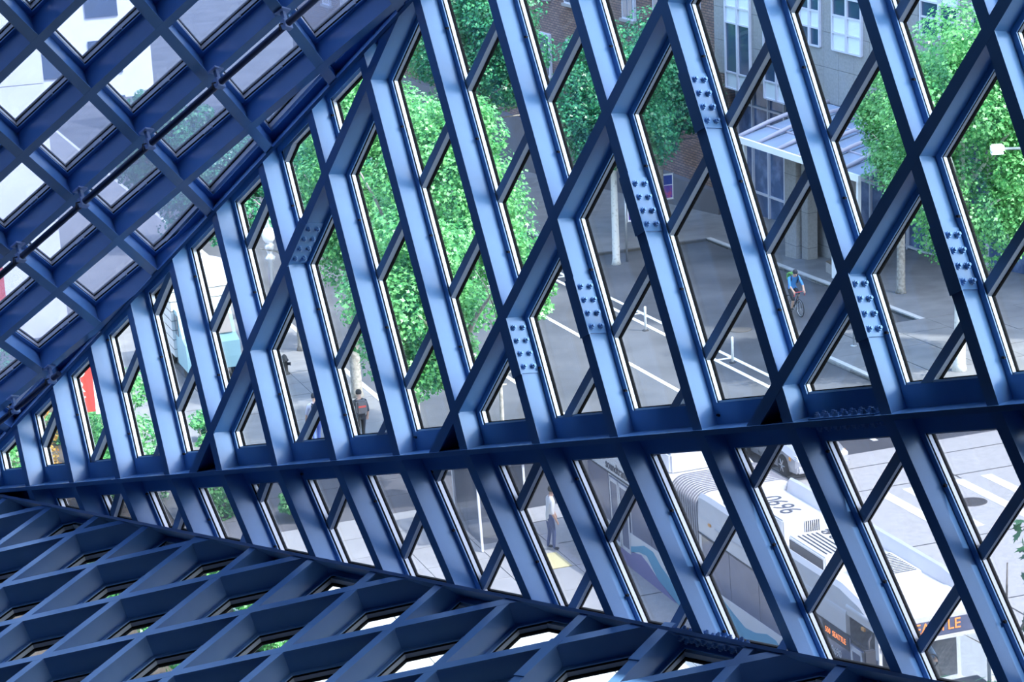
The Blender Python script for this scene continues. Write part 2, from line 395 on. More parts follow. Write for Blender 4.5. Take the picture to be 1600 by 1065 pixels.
_t = norm(FA.e2); _b = np.cross(FA.n, _t); _b = _b if _b@FA.e1 < 0 else -_b
for a in range(-5, 4):
    for k in range(-5, 8):
        P = FA.O+a*FA.e1+(k+.55)*FA.e2+FA.n*(DEP+.02)+_b*.06
        if all(nn@(P-p) < -.1 for p, nn in CLIP['A']):
            o = bpy.data.objects.new('glazing_tab', TABM); COL.objects.link(o); o.parent = ceil_s; o.matrix_local = frame(P, _t, np.cross(FA.n, _t), FA.n)
# conduit pipes under the sloping ceiling
def pipe(p0, p1, off, label, clamps, rad=.036):
    A_ = coords(FA, *p0, -off)[1]; B_ = coords(FA, *p1, -off)[1]; d = norm(B_-A_)
    e = tag(empty('conduit_pipe', tuple(A_)), label, 'pipe'); bm = bmesh.new(); tube(bm, [(0, 0, 0), tuple(B_-A_)], rad, 14); link_bm('tube', bm, M_PIPE, e)
    L = (B_-A_)@d; n = FA.n; b = np.cross(n, d)
    for c in clamps:
        k = coords(FA, *c, -off)[1]-A_; k = d*(k@d)
        bm = bmesh.new(); obox(bm, k, d, b, n, (-.03, .03), (-.05, .05), (-.05, .05)); obox(bm, k, d, b, n, (-.02, .02), (-.02, .02), (.03, off)); obox(bm, k, d, b, n, (-.06, .06), (-.06, .06), (off-.02, off)); link_bm('clamp', bm, M_GALVP, e)
        bm = bmesh.new(); tube(bm, [k+b*.05, k+b*.10-n*.02, k+b*.12-n*.10], .008, 6); link_bm('tie', bm, M_HOLE, e)
    return e
M_GALVP = mat('clamp_steel', (.34, .46, .72), .4, .4)
pipe((560, -60), (-60, 483), .17, 'dark conduit pipe clamped under the sloping ceiling grid', ((446, 38), (342, 130), (233, 225), (128, 316), (32, 402)))
pipe((92, 583), (-60, 708), .17, 'dark conduit pipe with capped end at the ceiling fold', ((80, 592), (24, 639)), .036)
# ---------------------------------------------------------------- street frame: S runs away along the street, w across to the right
def pray2(p): return np.array([(p[0]-800)/FPX, (p[1]-532.5)/FPX, 1.])
_d1 = norm(pray2((-400, -200))); _m = np.cross(pray2((1342, 747)), pray2((1442, 730))); _d2 = norm(np.cross(_m, _d1))
D1 = RW@_d1; D2 = RW@_d2; NS = np.cross(D2, D1); NS = NS if NS[2] > 0 else -NS
HS = 19.3
def SP(S, w, h=0.): return CAM+D1*S+D2*w+NS*(h-HS)
def SPz(S, w, h=0.): return SP(S, w)+np.array([0, 0, h])
def SM(S, w, h=0.): return frame(SP(S, w, h), -D1, D2, NS)       # local x towards the viewer along the street, y to the far side, z up
HD = norm([D1[0], D1[1], 0]); HW = norm([D2[0], D2[1], 0])
def yaw(v): return math.atan2(v[1], v[0])

# ---------------------------------------------------------------- street materials
M_ASPH = mat('asphalt', (.042, .045, .055), .9, 0, (.35, (.078, .082, .096), .35, .65), (25, .3))
M_CONC = mat('street_concrete', (.38, .375, .365), .9, 0, (6, (.46, .455, .445), .3, .7), (40, .3))
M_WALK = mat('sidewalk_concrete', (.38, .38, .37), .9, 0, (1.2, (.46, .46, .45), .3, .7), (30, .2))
M_WALKSHD = mat('shade_toned_sidewalk', (.125, .125, .135), .9, 0, (1.2, (.175, .175, .185), .3, .7), (30, .2))  # sidewalk concrete with the tree shade put into its colour
M_CURB = mat('curb_granite', (.36, .36, .37), .85, 0, (4, (.45, .45, .46), .3, .7))
M_PAINT = mat('road_paint_white', (.82, .82, .80), .7, 0, (5, (.66, .66, .66), .45, .8))
M_JOINT = mat('joint_tar', (.06, .06, .06), .9)
M_IRON = mat('cast_iron', (.08, .075, .075), .7, .3)
M_YEL = mat('tactile_yellow', (.75, .68, .36), .8)

def slab(name, S0, S1, w0, w1, h0, h1, m, parent=None):
    bm = bmesh.new(); obox(bm, SP(0, 0), D1, D2, NS, (S0, S1), (w0, w1), (h0, h1)); bmesh.ops.recalc_face_normals(bm, faces=list(bm.faces))
    return link_bm(name, bm, m, parent)
ground = tag(slab('street', -60, 420, -160, 260, -.4, 0, M_ASPH), 'asphalt street running down between the trees', kind='structure')
inter = tag(slab('street_crossing', 38, 62, 18.2, 60, 0, .012, M_CONC), 'pale concrete crossing with painted bars', kind='structure')
for w in (22.0, 26.1, 30.2, 34.2): slab('pavement_joint', 38, 62, w, w+.05, .012, .016, M_JOINT, inter)
for S in (48.5, 53.2, 58.4, 60.6): slab('pavement_joint', S, S+.05, 18.2, 60, .012, .016, M_JOINT, inter)
for k, w in enumerate((22.9, 24.2, 25.2, 27.55, 28.35, 29.9, 30.8, 32.3, 33.2, 34.7, 35.6)):
    slab('crosswalk_bar', 53.4 if k % 2 else 53.9, 58.0, w, w+.34, .012, .02, M_PAINT, inter)
for w in (29.92, 27.2): slab('lane_line', 63, 125, w, w+.16, .0, .01, M_PAINT, ground)
slab('lane_line', 63, 125, 22.9, 23.05, 0, .01, M_PAINT, ground); slab('lane_line', 70.2, 96, 30.55, 30.7, 0, .01, M_PAINT, ground)
for S in np.arange(71.0, 96, 4.5): slab('lane_line', S, S+.16, 29.95, 30.6, .0, .012, M_PAINT, ground)
for S in (66.5, 67.6): slab('lane_line', S, S+.35, 23.2, 27.1, 0, .011, M_PAINT, ground)
bm = bmesh.new(); lathe(bm, [(.42, .0), (.42, .022), (.36, .024), (.34, .02), (.12, .02), (.1, .026), (.0, .026)], 20, SP(55.9, 29.4), NS); tag(link_bm('manhole_cover', bm, M_IRON), 'round cast iron manhole cover in the concrete crossing', 'manhole cover')
bm = bmesh.new(); lathe(bm, [(.42, .0), (.42, .02), (.36, .022), (.34, .018), (.0, .018)], 20, SP(79.5, 32.6), NS); tag(link_bm('drain_cover', bm, M_IRON), 'round dark drain cover on the shaded street', 'drain cover')

def sidewalk(name, label, S0, S1, w0, w1, curb, step=1.5, slabs=True, m=None):
    m = m or M_WALK
    o = tag(slab(name, S0, S1, w0, w1, 0, .10, M_JOINT), label, kind='structure')
    if curb is not None:
        L = 3.0
        for S in np.arange(S0, S1-.01, L): slab('curb_stone', S+.012, min(S+L, S1)-.012, curb[0], curb[1], 0, .155, M_CURB, o)
    a, b = (w0, w1) if curb is None else ((curb[1], w1) if curb[0] <= w0+.01 else (w0, curb[0]))
    if slabs:
        nw = max(1, round((b-a)/step)); ns = max(1, round((S1-S0)/step)); dw = (b-a)/nw; ds = (S1-S0)/ns
        for i in range(ns):
            for j in range(nw):
                dz = random.uniform(-.006, .006)
                slab('paving_slab', S0+i*ds+.012, S0+(i+1)*ds-.012, a+j*dw+.012, a+(j+1)*dw-.012, .10, .15+dz, m, o)
    else: slab('paving', S0, S1, a, b, .10, .15, m, o)
    return o
sidewalk('sidewalk', 'near sidewalk of pale slabs with curb beside the bus', 47, 63.2, 9.2, 18.2, (18.0, 18.2), 1.8)
sidewalk('sidewalk', 'near sidewalk under the street trees with shade in its colour', 63.2, 86, 9.2, 18.2, (18.0, 18.2), 1.8, True, M_WALKSHD)
sidewalk('sidewalk', 'shaded far stretch of the near sidewalk past the trees', 86, 170, 9.2, 18.2, (18.0, 18.2), 1.8, False, M_WALKSHD)
M_PLAZA = mat('plaza_bounce_dark', (.035, .036, .04), .7)  # unseen ground, coloured dark to cut light bounced up through the base grid
tag(slab('plaza', 0, 47, -40, 18.2, 0, .13, M_PLAZA), 'unseen ground under the library, darkened to cut bounce light', kind='structure')
sidewalk('sidewalk', 'far sidewalk of slabs around the street tree by the crossing', 62.2, 76.5, 33.1, 44, (33.1, 33.3), 1.8, True, M_WALKSHD)
sidewalk('sidewalk', 'far sidewalk in front of the stone building entrance', 76.5, 97, 38.4, 60, (38.4, 38.62), 1.8, False, M_WALKSHD)
sidewalk('sidewalk', 'sidewalk along the brick building behind the banner tree', 97, 170, 32.4, 60, (32.4, 32.6), 1.8, False, M_WALKSHD)
slab('tactile_paving', 56.0, 57.3, 16.6, 17.9, .15, .165, M_YEL, ground).name = 'tactile_pad'

# ---------------------------------------------------------------- foliage
def leaf_mat(name, c0, c1, trans=.45):
    m = bpy.data.materials.new(name); m.use_nodes = True; nt = m.node_tree; nt.nodes.clear()
    o = nt.nodes.new('ShaderNodeOutputMaterial'); g = nt.nodes.new('ShaderNodeNewGeometry'); r = nt.nodes.new('ShaderNodeValToRGB')
    r.color_ramp.elements[0].color = (*c0, 1); r.color_ramp.elements[1].color = (*c1, 1)
    d = nt.nodes.new('ShaderNodeBsdfPrincipled'); d.inputs['Roughness'].default_value = .38; t = nt.nodes.new('ShaderNodeBsdfTranslucent'); mx = nt.nodes.new('ShaderNodeMixShader'); mx.inputs[0].default_value = trans
    nt.links.new(g.outputs['Random Per Island'], r.inputs[0]); nt.links.new(r.outputs[0], d.inputs['Base Color']); nt.links.new(r.outputs[0], t.inputs[0])
    nt.links.new(d.outputs[0], mx.inputs[1]); nt.links.new(t.outputs[0], mx.inputs[2]); nt.links.new(mx.outputs[0], o.inputs[0]); return m
L_GREEN = leaf_mat('leaf_green', (.025, .21, .05), (.23, .58, .21), .38)
L_DARK = leaf_mat('leaf_deep_green', (.02, .17, .09), (.06, .30, .12), .3)
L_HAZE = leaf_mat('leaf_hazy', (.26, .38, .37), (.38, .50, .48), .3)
L_AUT = leaf_mat('leaf_amber', (.55, .25, .05), (.65, .45, .12))
L_NEAR = leaf_mat('leaf_maple', (.035, .16, .06), (.07, .24, .09), .3)
M_BARK = mat('bark', (.20, .18, .16), .95, 0, (8, (.38, .36, .33), .35, .7), (14, .8))
M_BARKW = mat('pale_bark', (.62, .62, .60), .9, 0, (7, (.30, .29, .27), .55, .75), (12, .5))

MAPLE = np.array([(0, 0, 0), (.30, .10, .02), (.62, .02, .0), (.48, .22, .03), (.95, .42, -.04), (.52, .50, .03), (.55, .72, .02), (.26, .62, .04), (0, 1.15, -.05),
                  (-.26, .62, .04), (-.55, .72, .02), (-.52, .50, .03), (-.95, .42, -.04), (-.48, .22, .03), (-.62, .02, 0), (-.30, .10, .02)])-np.array([0, .45, 0])
STAR = np.array([(0, -.55, 0), (.58, .05, -.04), (.16, .16, .06), (0, .8, -.06), (-.16, .16, .06), (-.58, .05, -.04)])
def leaves(name, centers, normals, size, m, parent, shape=STAR, jit=.5):
    k = len(centers); s = len(shape)
    nz = normals+rng.normal(0, jit, (k, 3)); nz /= np.linalg.norm(nz, axis=1)[:, None]
    ax = np.cross(nz, rng.normal(0, 1, (k, 3))); ax /= np.linalg.norm(ax, axis=1)[:, None]; ay = np.cross(nz, ax)
    sz = size*rng.uniform(.6, 1.25, k)
    v = centers[:, None, :]+sz[:, None, None]*(shape[None, :, 0, None]*ax[:, None, :]+shape[None, :, 1, None]*ay[:, None, :]+shape[None, :, 2, None]*nz[:, None, :])
    me = bpy.data.meshes.new(name); me.vertices.add(k*s); me.vertices.foreach_set('co', v.reshape(-1).astype(np.float32))
    me.loops.add(k*s); me.loops.foreach_set('vertex_index', np.arange(k*s, dtype=np.int32)); me.polygons.add(k)
    me.polygons.foreach_set('loop_start', np.arange(0, k*s, s, dtype=np.int32)); me.update(calc_edges=True); me.validate()
    me.materials.append(m); o = bpy.data.objects.new(name, me); COL.objects.link(o); o.parent = parent; return o

def crown_points(c, rad, nblob, nleaf, br=.42, seed=0):
    r = np.random.default_rng(seed); P, N = [], []
    q = r.normal(0, 1, (nblob, 3)); q /= np.linalg.norm(q, axis=1)[:, None]; q *= r.uniform(.25, 1, (nblob, 1))**.45
    per = nleaf//nblob; ls = np.mean(rad)
    for b in q:
        bs = ls*br*r.uniform(.65, 1.2)
        d = r.normal(0, 1, (per, 3)); d /= np.linalg.norm(d, axis=1)[:, None]
        p = c+b*np.array(rad)*(1-br*.6)+d*bs*(r.uniform(.35, 1, (per, 1))**.4)*np.array([1, 1, .8])
        P.append(p); N.append(d*.8+np.array([0, 0, .7]))
    return np.vstack(P), np.vstack(N)

def tree(label, base, h, rad, cz, m, nleaf=9000, leaf=.15, trunk_r=.14, bark=M_BARK, nblob=34, seed=1, lean=(0, 0), name='street_tree', group=None, shape=STAR, off=(0, 0)):
    base = np.array(base, float); e = tag(empty(name, tuple(base)), label, 'tree', group)
    top = np.array([lean[0], lean[1], cz])
    bm = bmesh.new(); r = random.Random(seed)
    tube(bm, [(0, 0, -.05), (0, 0, .25), tuple(top*.5), tuple(top*.8), tuple(top+np.array([0, 0, rad[2]*.5]))], [trunk_r*1.35, trunk_r, trunk_r*.85, trunk_r*.65, trunk_r*.2], 10)
    link_bm('trunk', bm, bark, e)
    for k in range(7):
        a = k*2.4+r.random(); st = top*(.62+.05*k); d = np.array([math.cos(a)*rad[0]*.7, math.sin(a)*rad[1]*.7, rad[2]*(.1+.12*k)])
        bm = bmesh.new(); tube(bm, [tuple(st), tuple(st+d*.5+np.array([0, 0, .2])), tuple(st+d)], [trunk_r*.4, trunk_r*.25, trunk_r*.08], 6); link_bm('branch', bm, bark, e)
    c = np.array([lean[0]+off[0], lean[1]+off[1], cz+rad[2]*.25])
    big = shape is STAR
    P, N = crown_points(c, rad, int(nblob*1.3) if big else nblob, int(nleaf*1.6) if big else nleaf, .34 if big else .42, seed=seed); leaf = leaf*.82 if big else leaf
    P[:, 2] = np.maximum(P[:, 2], .15)
    tag(leaves('foliage', P, N, leaf, m, e, shape), kind='stuff')
    return e
G_NEAR = 'street trees along the near curb'; G_FAR = 'street trees along the far curb'
tree('street tree with thick trunk on the sunlit near sidewalk', SPz(63, 17.05, .15), 9, (2.0, 2.0, 3.2), 5.0, L_GREEN, 13000, .15, .27, seed=3, group=G_NEAR, off=(-1.0, .6), nblob=40)
tree('tall bright green street tree behind the banded pole', SPz(70.2, 17.6, .15), 11, (2.6, 2.6, 4.4), 6.4, L_GREEN, 20000, .15, .2, seed=4, group=G_NEAR, off=(1.3, 0), nblob=54)
tree('bright green street tree over the walking people', SPz(77.5, 17.5, .15), 11, (2.7, 2.7, 4.8), 6.6, L_GREEN, 20000, .15, .2, seed=5, group=G_NEAR, off=(.9, 0), nblob=54)
tree('street tree beside the ornate lamp post', SPz(86, 17.5, .15), 10, (2.0, 2.0, 3.2), 5.0, L_DARK, 13000, .16, .18, seed=6, group=G_NEAR, off=(1.5, 0), nblob=44)
tree('deep green street tree beyond the ornate lamp post', SPz(99, 17.2, .15), 9, (2.8, 2.8, 3.0), 3.9, L_DARK, 11000, .18, .18, seed=8, group=G_NEAR, nblob=40)
tree('deep green street tree farthest down the near curb', SPz(112, 17.0, .15), 9, (3, 3, 3), 4.2, L_DARK, 9000, .21, .18, seed=9, group=G_NEAR)
tree('deep green tree with white trunk beside the banner', SPz(94.6, 33.25, 0), 9.5, (3.3, 3.3, 3.6), 6.6, L_DARK, 16000, .17, .17, M_BARKW, seed=10, group=G_FAR, nblob=44)
tree('deep green street tree in front of the brick wall', SPz(100, 37.4, .15), 9.5, (3.0, 3.0, 3.4), 6.0, L_DARK, 14000, .17, .2, seed=12, group=G_FAR, nblob=44)
tree('tall deep green tree towering behind the lane posts', SPz(104, 30.2, 0), 12, (3.2, 3.2, 4.4), 8.6, L_DARK, 16000, .18, .2, seed=13, group=G_FAR, nblob=48)
tree('leafy tree far down the street past the brick wall', SPz(113, 32.5, .15), 10, (3.3, 3.3, 3.8), 7.2, L_GREEN, 13000, .2, .2, seed=14, group=G_FAR, nblob=44)
tree('broad bright green tree on the sidewalk by the crossing', SPz(68.8, 35.9, .15), 13, (3.9, 3.9, 4.8), 6.9, L_GREEN, 34000, .15, .2, M_BARKW, 60, seed=15, group=G_FAR, off=(.7, .6))
tree('green tree between the entrance canopy and the crossing tree', SPz(81.0, 39.9, .15), 11, (2.1, 2.1, 3.2), 5.6, L_GREEN, 15000, .15, .17, seed=16, group=G_FAR, off=(.3, .0), nblob=50)
tree('slender bright tree beside the bus stop shelter', SPz(61.2, 17.75, .15), 8, (1.0, 1.0, 1.5), 6.3, L_GREEN, 4200, .15, .07, seed=17, group=G_NEAR, off=(.6, 0), nblob=20)
tree('tall maple on the plaza with large leaves before the crossing', SPz(32, 17, .13), 8, (1.1, 1.1, 1.6), 6.5, L_NEAR, 360, .17, .06, M_BARK, 20, seed=21, name='maple_tree', shape=MAPLE, off=(.95, 0))
tree('shorter maple on the plaza before the bus windscreen', SPz(30.6, 15.6, .13), 7, (.8, .8, .55), 5.35, L_NEAR, 260, .14, .05, M_BARK, 14, seed=22, name='maple_tree', shape=MAPLE)

def shrub(label, S, w, rad, m, n=2600, leaf=.11, seed=1, z=.0):
    b = SPz(S, w, z); e = tag(empty('shrub', tuple(b)), label, 'shrub', 'shrubs beside the base grid')
    P, N = crown_points(np.array([0, 0, rad[2]*.75]), rad, 14, n, seed=seed); P[:, 2] = np.maximum(P[:, 2], .05)
    tag(leaves('foliage', P, N, leaf, m, e), kind='stuff')
    for k in range(4):
        bm = bmesh.new(); a = k*1.6+seed; tube(bm, [(0, 0, -.03), (math.cos(a)*rad[0]*.3, math.sin(a)*rad[1]*.3, rad[2]*.9)], [.03, .012], 6); link_bm('stem', bm, M_BARK, e)
SH = [(77.5, 4.6, (1.9, 1.9, 2.6), L_GREEN, 5200), (77.2, 8.3, (1.5, 1.5, .9), L_GREEN, 3600), (72.4, 8.4, (1.6, 1.6, 2.4), L_GREEN, 5200), (73.6, 6.35, (.55, .55, 1.9), L_AUT, 1100), (68.3, 8.2, (1.4, 1.4, 1.3), L_GREEN, 3600),
      (66, 10.6, (1.2, 1.2, 1.3), L_GREEN, 2600), (64.2, 12.6, (.8, .8, .8), L_GREEN, 1500), (62.5, 6.6, (1.4, 1.4, 1.2), L_GREEN, 2600), (72.6, 4.6, (1.0, 1.0, 1.3), L_GREEN, 2200), (58.6, 6.9, (1.5, 1.5, 1.2), L_GREEN, 2800), (55.2, 7.4, (1.2, 1.2, 1.0), L_GREEN, 2200),
      (60.2, 9.4, (.9, .9, .8), L_GREEN, 1500), (56.6, 9.7, (.8, .8, .8), L_GREEN, 1500), (53.6, 9.4, (.9, .9, .8), L_GREEN, 1500), (82.9, 5.2, (1.6, 1.6, 2.6), L_DARK, 4200), (52, 7.6, (1.2, 1.2, 1.), L_GREEN, 2000), (74.4, 11.6, (.7, .7, .8), L_GREEN, 1200)]
SHL = ['broad leafy green shrub left of the red sign', 'rounded green shrub right in front of the red sign', 'tallest bright green shrub beside the near sidewalk', 'amber leaved shrub beside the red sign', 'low green shrub next to the tallest shrub',
       'green shrub on sidewalk edge behind the lower glazed wall', 'small green shrub alone on the pale near sidewalk', 'green shrub farthest up the bed seen through base grid', 'leafy green shrub beside the amber shrub at the wall corner', 'wide green shrub mid bed seen through base grid', 'green shrub low in the bed seen through base grid',
       'small green shrub at bed edge beside pale slabs', 'small green shrub at bed edge, middle of three', 'small green shrub at bed edge, last before the plaza', 'deep green shrub behind the red sign', 'green shrub at the plaza end of the bed', 'small green shrub by the grey pavement below the truck']
for i, (S, w, r, m, n) in enumerate(SH): shrub(SHL[i], S, w, r, m, n, seed=40+i)
M_SOIL = mat('planting_soil', (.06, .045, .035), .95)
tag(slab('planting_bed', 50, 84, 3.0, 9.2, 0, .12, M_SOIL), 'dark soil bed with shrubs beside the near sidewalk', kind='structure')
# ---------------------------------------------------------------- buildings across the street
M_STONE = mat('granite_panel', (.24, .235, .245), .7, 0, (9, (.31, .305, .315), .3, .7), (60, .1))
M_WFRAME = mat('window_frame_grey', (.55, .56, .66), .5)
M_PANE = mat('window_pane_dark', (.03, .06, .12), .06, 0, spec=.8)
M_BLIND = mat('window_blind_white', (.72, .78, .84), .5)
M_DARKST = mat('dark_granite', (.10, .10, .12), .6)
M_STORE = mat('storefront_glass', (.05, .09, .20), .08, 0, (1.5, (.16, .22, .40), .45, .7), spec=.8)
M_BRICK = bpy.data.materials.new('brick_wall'); M_BRICK.use_nodes = True
_nt = M_BRICK.node_tree; _b = _nt.nodes['Principled BSDF']; _br = _nt.nodes.new('ShaderNodeTexBrick'); _tc = _nt.nodes.new('ShaderNodeTexCoord')
_br.inputs['Color1'].default_value = (.17, .10, .09, 1); _br.inputs['Color2'].default_value = (.26, .16, .13, 1); _br.inputs['Mortar'].default_value = (.07, .06, .06, 1)
_br.inputs['Scale'].default_value = 1; _br.inputs['Brick Width'].default_value = .34; _br.inputs['Row Height'].default_value = .13; _br.inputs['Mortar Size'].default_value = .02
_nt.links.new(_tc.outputs['Object'], _br.inputs['Vector']); _nt.links.new(_br.outputs[0], _b.inputs['Base Color']); _b.inputs['Roughness'].default_value = .9

hdir = norm([pray(-1100, -517)[0], pray(-1100, -517)[1], 0]); hx = -hdir                       # facade runs along hx (towards the right)
fout = np.array([hx[1], -hx[0], 0]); fout = fout if fout@(CAM-SP(86, 43)) > 0 else -fout        # outward normal of the facade
F0 = SP(87, 43.2)
def FQ(px, py, out=0.):
    r = pray(px, py); p0 = F0+fout*out; t = (fout@(p0-CAM))/(fout@r); X = CAM+r*t; return (X-F0)@hx, X[2]
FM = Matrix(((hx[0], -fout[0], 0, F0[0]), (hx[1], -fout[1], 0, F0[1]), (0, 0, 1, 0), (0, 0, 0, 1)))  # local x along, y into the building, z height
stone = tag(empty('stone_building', mw=FM), 'grey granite panelled building with tall white framed windows', 'building')
sL = FQ(1116, 60)[0]; sR = FQ(1760, 100)[0]; zb = FQ(1295, 161)[1]; zt = zb+13
box_obj('wall', (sL, sR, .06, 9, zb, zt), M_DARKST, stone)
ps = FQ(1347, 100)[0]-FQ(1323, 100)[0]; pz = (FQ(1299, 106)[1]-FQ(1299, 161)[1])/1.0
ncol = int((sR-sL)/ps)
rows = [zb]+[zb+pz*k for k in range(1, int(13/pz)+1)]
for i in range(ncol):
    for z0, z1 in zip(rows, rows[1:]):
        box_obj('stone_panel', (sL+i*ps+.008, sL+(i+1)*ps-.008, .0, .07, z0+.008, z1-.008), M_STONE, stone)
def fwindow(x0, x1, xs, ys, blinds):
    s0 = FQ(x0, 60, .05)[0]; s1 = FQ(x1, 60, .05)[0]; zs = [FQ(xs, y, .05)[1] for y in ys]
    bm = bmesh.new(); fw = .07
    for s in (s0, (s0+s1)/2, s1): bx(bm, s-fw/2*(2 if s == (s0+s1)/2 else 1), s+fw/2*(2 if s == (s0+s1)/2 else 1), -.12, .02, min(zs), max(zs))
    for z in zs: bx(bm, s0, s1, -.10, .02, z-fw/2, z+fw/2)
    f = link_bm('window', bm, M_WFRAME, stone)
    for k, (z1, z0) in enumerate(zip(zs, zs[1:])):
        for a, b in ((s0, (s0+s1)/2), ((s0+s1)/2, s1)):
            box_obj('window_pane', (a+fw/2, b-fw/2, -.03, -.015, z0+fw/2, z1-fw/2), M_BLIND if blinds[k] else M_PANE, f)
fwindow(1134, 1172, 1136, (-60, -18, 9, 34, 111, 136), (1, 1, 1, 0, 1))
fwindow(1194, 1233, 1196, (-30, 4, 30, 54, 126, 153), (0, 1, 1, 0, 1))
fwindow(1250, 1281, 1252, (-40, -14, 12, 38, 66), (0, 0, 1, 0))
fwindow(1301, 1346, 1301, (-36, -6, 23, 50, 77), (0, 0, 1, 1))
fwindow(1376, 1416, 1376, (-25, 8, 38, 66, 94), (0, 1, 1, 1))
fwindow(1439, 1497, 1440, (-60, -30, 0, 25, 54), (1, 1, 0, 0))
fwindow(1520, 1575, 1520, (-40, -10, 20, 50, 80), (0, 1, 0, 0))
for wx in (1620, 1690): fwindow(wx, wx+45, wx, (-20, 10, 40, 70, 100), (0, 1, 0, 0))
# recessed ground floor: storefront, columns, canopy
zg = SP(87, 43.2)[2]-.3
sf = box_obj('storefront', (sL, sR, 1.2, 1.4, zg-3.0, zb), M_STORE, stone)
bm = bmesh.new()
for s in np.arange(sL, sR, 1.35): bx(bm, s, s+.09, 1.08, 1.2, zg-3, zb)
for z in (zg+.4, zg+2.6, zg+4.4): bx(bm, sL, sR, 1.10, 1.2, z, z+.09)
link_bm('storefront_frame', bm, M_WFRAME, sf)
ca, cz0 = FQ(1150, 216, 4.6)
for x0, x1, o_ in ((1226, 1244, 3.2), (1252, 1262, 3.0), (1276, 1301, 2.2)):
    a = FQ(x0, 330, o_)[0]; b = FQ(x1, 330, o_)[0]
    c = box_obj('column', (a, b, -o_, -o_+(b-a), zg-1.2, cz0+.15), M_STONE, stone, .02)
    for z in np.arange(zg+.7, cz0, 1.5): box_obj('column_joint', (a-.004, b+.004, -o_-.004, -o_+(b-a)+.004, z, z+.02), M_DARKST, c)
# canopy: sloping sheets of glass on pale ribs with a white fascia
can = empty('entrance_canopy'); can.parent = stone; can['label'] = 'pale glass entrance canopy with curved ribs'
M_CANG = mat('canopy_glass', (.22, .29, .42), .12, 0, spec=.7); M_CANR = mat('canopy_rib', (.36, .35, .44), .5); M_WHITE = mat('white_paint', (.85, .86, .88), .45)
ca, cz0 = FQ(1150, 216, 4.6); cb, _ = FQ(1345, 285, 4.6); cz1 = cz0+.9
for i in range(6):
    a = ca+(cb-ca)*i/6; b = ca+(cb-ca)*(i+1)/6
    for j in range(3):
        y0, y1 = -4.6+4.6*j/3, -4.6+4.6*(j+1)/3; z0, z1 = cz0+(cz1-cz0)*j/3, cz0+(cz1-cz0)*(j+1)/3
        link_mesh('glass_sheet', [(a+.04, y0+.03, z0), (b-.04, y0+.03, z0), (b-.04, y1-.03, z1), (a+.04, y1-.03, z1), (a+.04, y0+.03, z0-.02), (b-.04, y0+.03, z0-.02), (b-.04, y1-.03, z1-.02), (a+.04, y1-.03, z1-.02)], BOXF, M_CANG, can)
for i in range(7):
    a = ca+(cb-ca)*i/6; bm = bmesh.new(); tube(bm, [(a, -4.6, cz0+.03), (a, -3, cz0+.5), (a, -1.4, cz0+.85), (a, .1, cz1+.1)], .09, 8); link_bm('rib', bm, M_CANR, can)
for k in range(1, 3): box_obj('purlin', (ca, cb, -4.6+4.6*k/3-.05, -4.6+4.6*k/3+.05, cz0+(cz1-cz0)*k/3-.02, cz0+(cz1-cz0)*k/3+.06), M_CANR, can)
box_obj('fascia', (ca, cb, -4.72, -4.6, cz0-.12, cz0+.14), M_WHITE, can)
for s in (ca+.4, cb-.4): box_obj('post', (s-.07, s+.07, -4.5, -4.36, zg-1.0, cz0), M_WHITE, can)
# brick building left of it
brick = tag(empty('brick_building', mw=FM), 'dark red brick building with grey windows behind the trees', 'building')
bw = link_mesh('wall', [(-70, 0, -16), (sL-.05, 0, -16), (sL-.05, 0, zt+3), (-70, 0, zt+3), (-70, 9, -16), (sL-.05, 9, -16), (sL-.05, 9, zt+3), (-70, 9, zt+3)], [(0, 1, 2, 3), (5, 4, 7, 6), (4, 0, 3, 7), (1, 5, 6, 2), (3, 2, 6, 7)], M_BRICK, brick)
bw.matrix_local = Matrix.Translation((0, .5, 0))
# brick coordinates run in the wall plane: rotate the texture space by giving the mesh its own frame
_m = _nt.nodes.new('ShaderNodeMapping'); _m.inputs['Rotation'].default_value = (math.radians(90), 0, 0); _nt.links.new(_tc.outputs['Object'], _m.inputs[0]); _nt.links.new(_m.outputs[0], _br.inputs['Vector'])
box_obj('plinth', (-70, sL-.06, .1, .6, -16, zg+.2), M_DARKST, brick)
for k in range(16):
    s = sL-2.6-k*3.1
    for z in (zg+3.0, zg+7.2, zg+11):
        f = box_obj('window', (s-.6, s+.6, .34, .52, z, z+2.3), M_WFRAME, brick); box_obj('window_pane', (s-.5, s-.03, .32, .36, z+.1, z+2.2), M_PANE, f); box_obj('window_pane', (s+.03, s+.5, .32, .36, z+.1, z+2.2), M_PANE, f)
        box_obj('window_sill', (s-.75, s+.75, .25, .5, z-.14, z), M_STONE, brick)
twr = tag(empty('shade_tower', mw=frame(SP(48, 60), HW, HD, Z3)), 'unseen dark tower added to shade the far street', 'building')  # out of view, added to cast shade over the far street
box_obj('wall', (0, 30, 0, 18, -4, 60), M_DARKST, twr)  # bulk of the added shade tower
for j in range(14): box_obj('shade_tower_band', (-.05, 30.05, -.05, 18.05, 1+j*3.9, 3.2+j*3.9), M_STORE, twr)
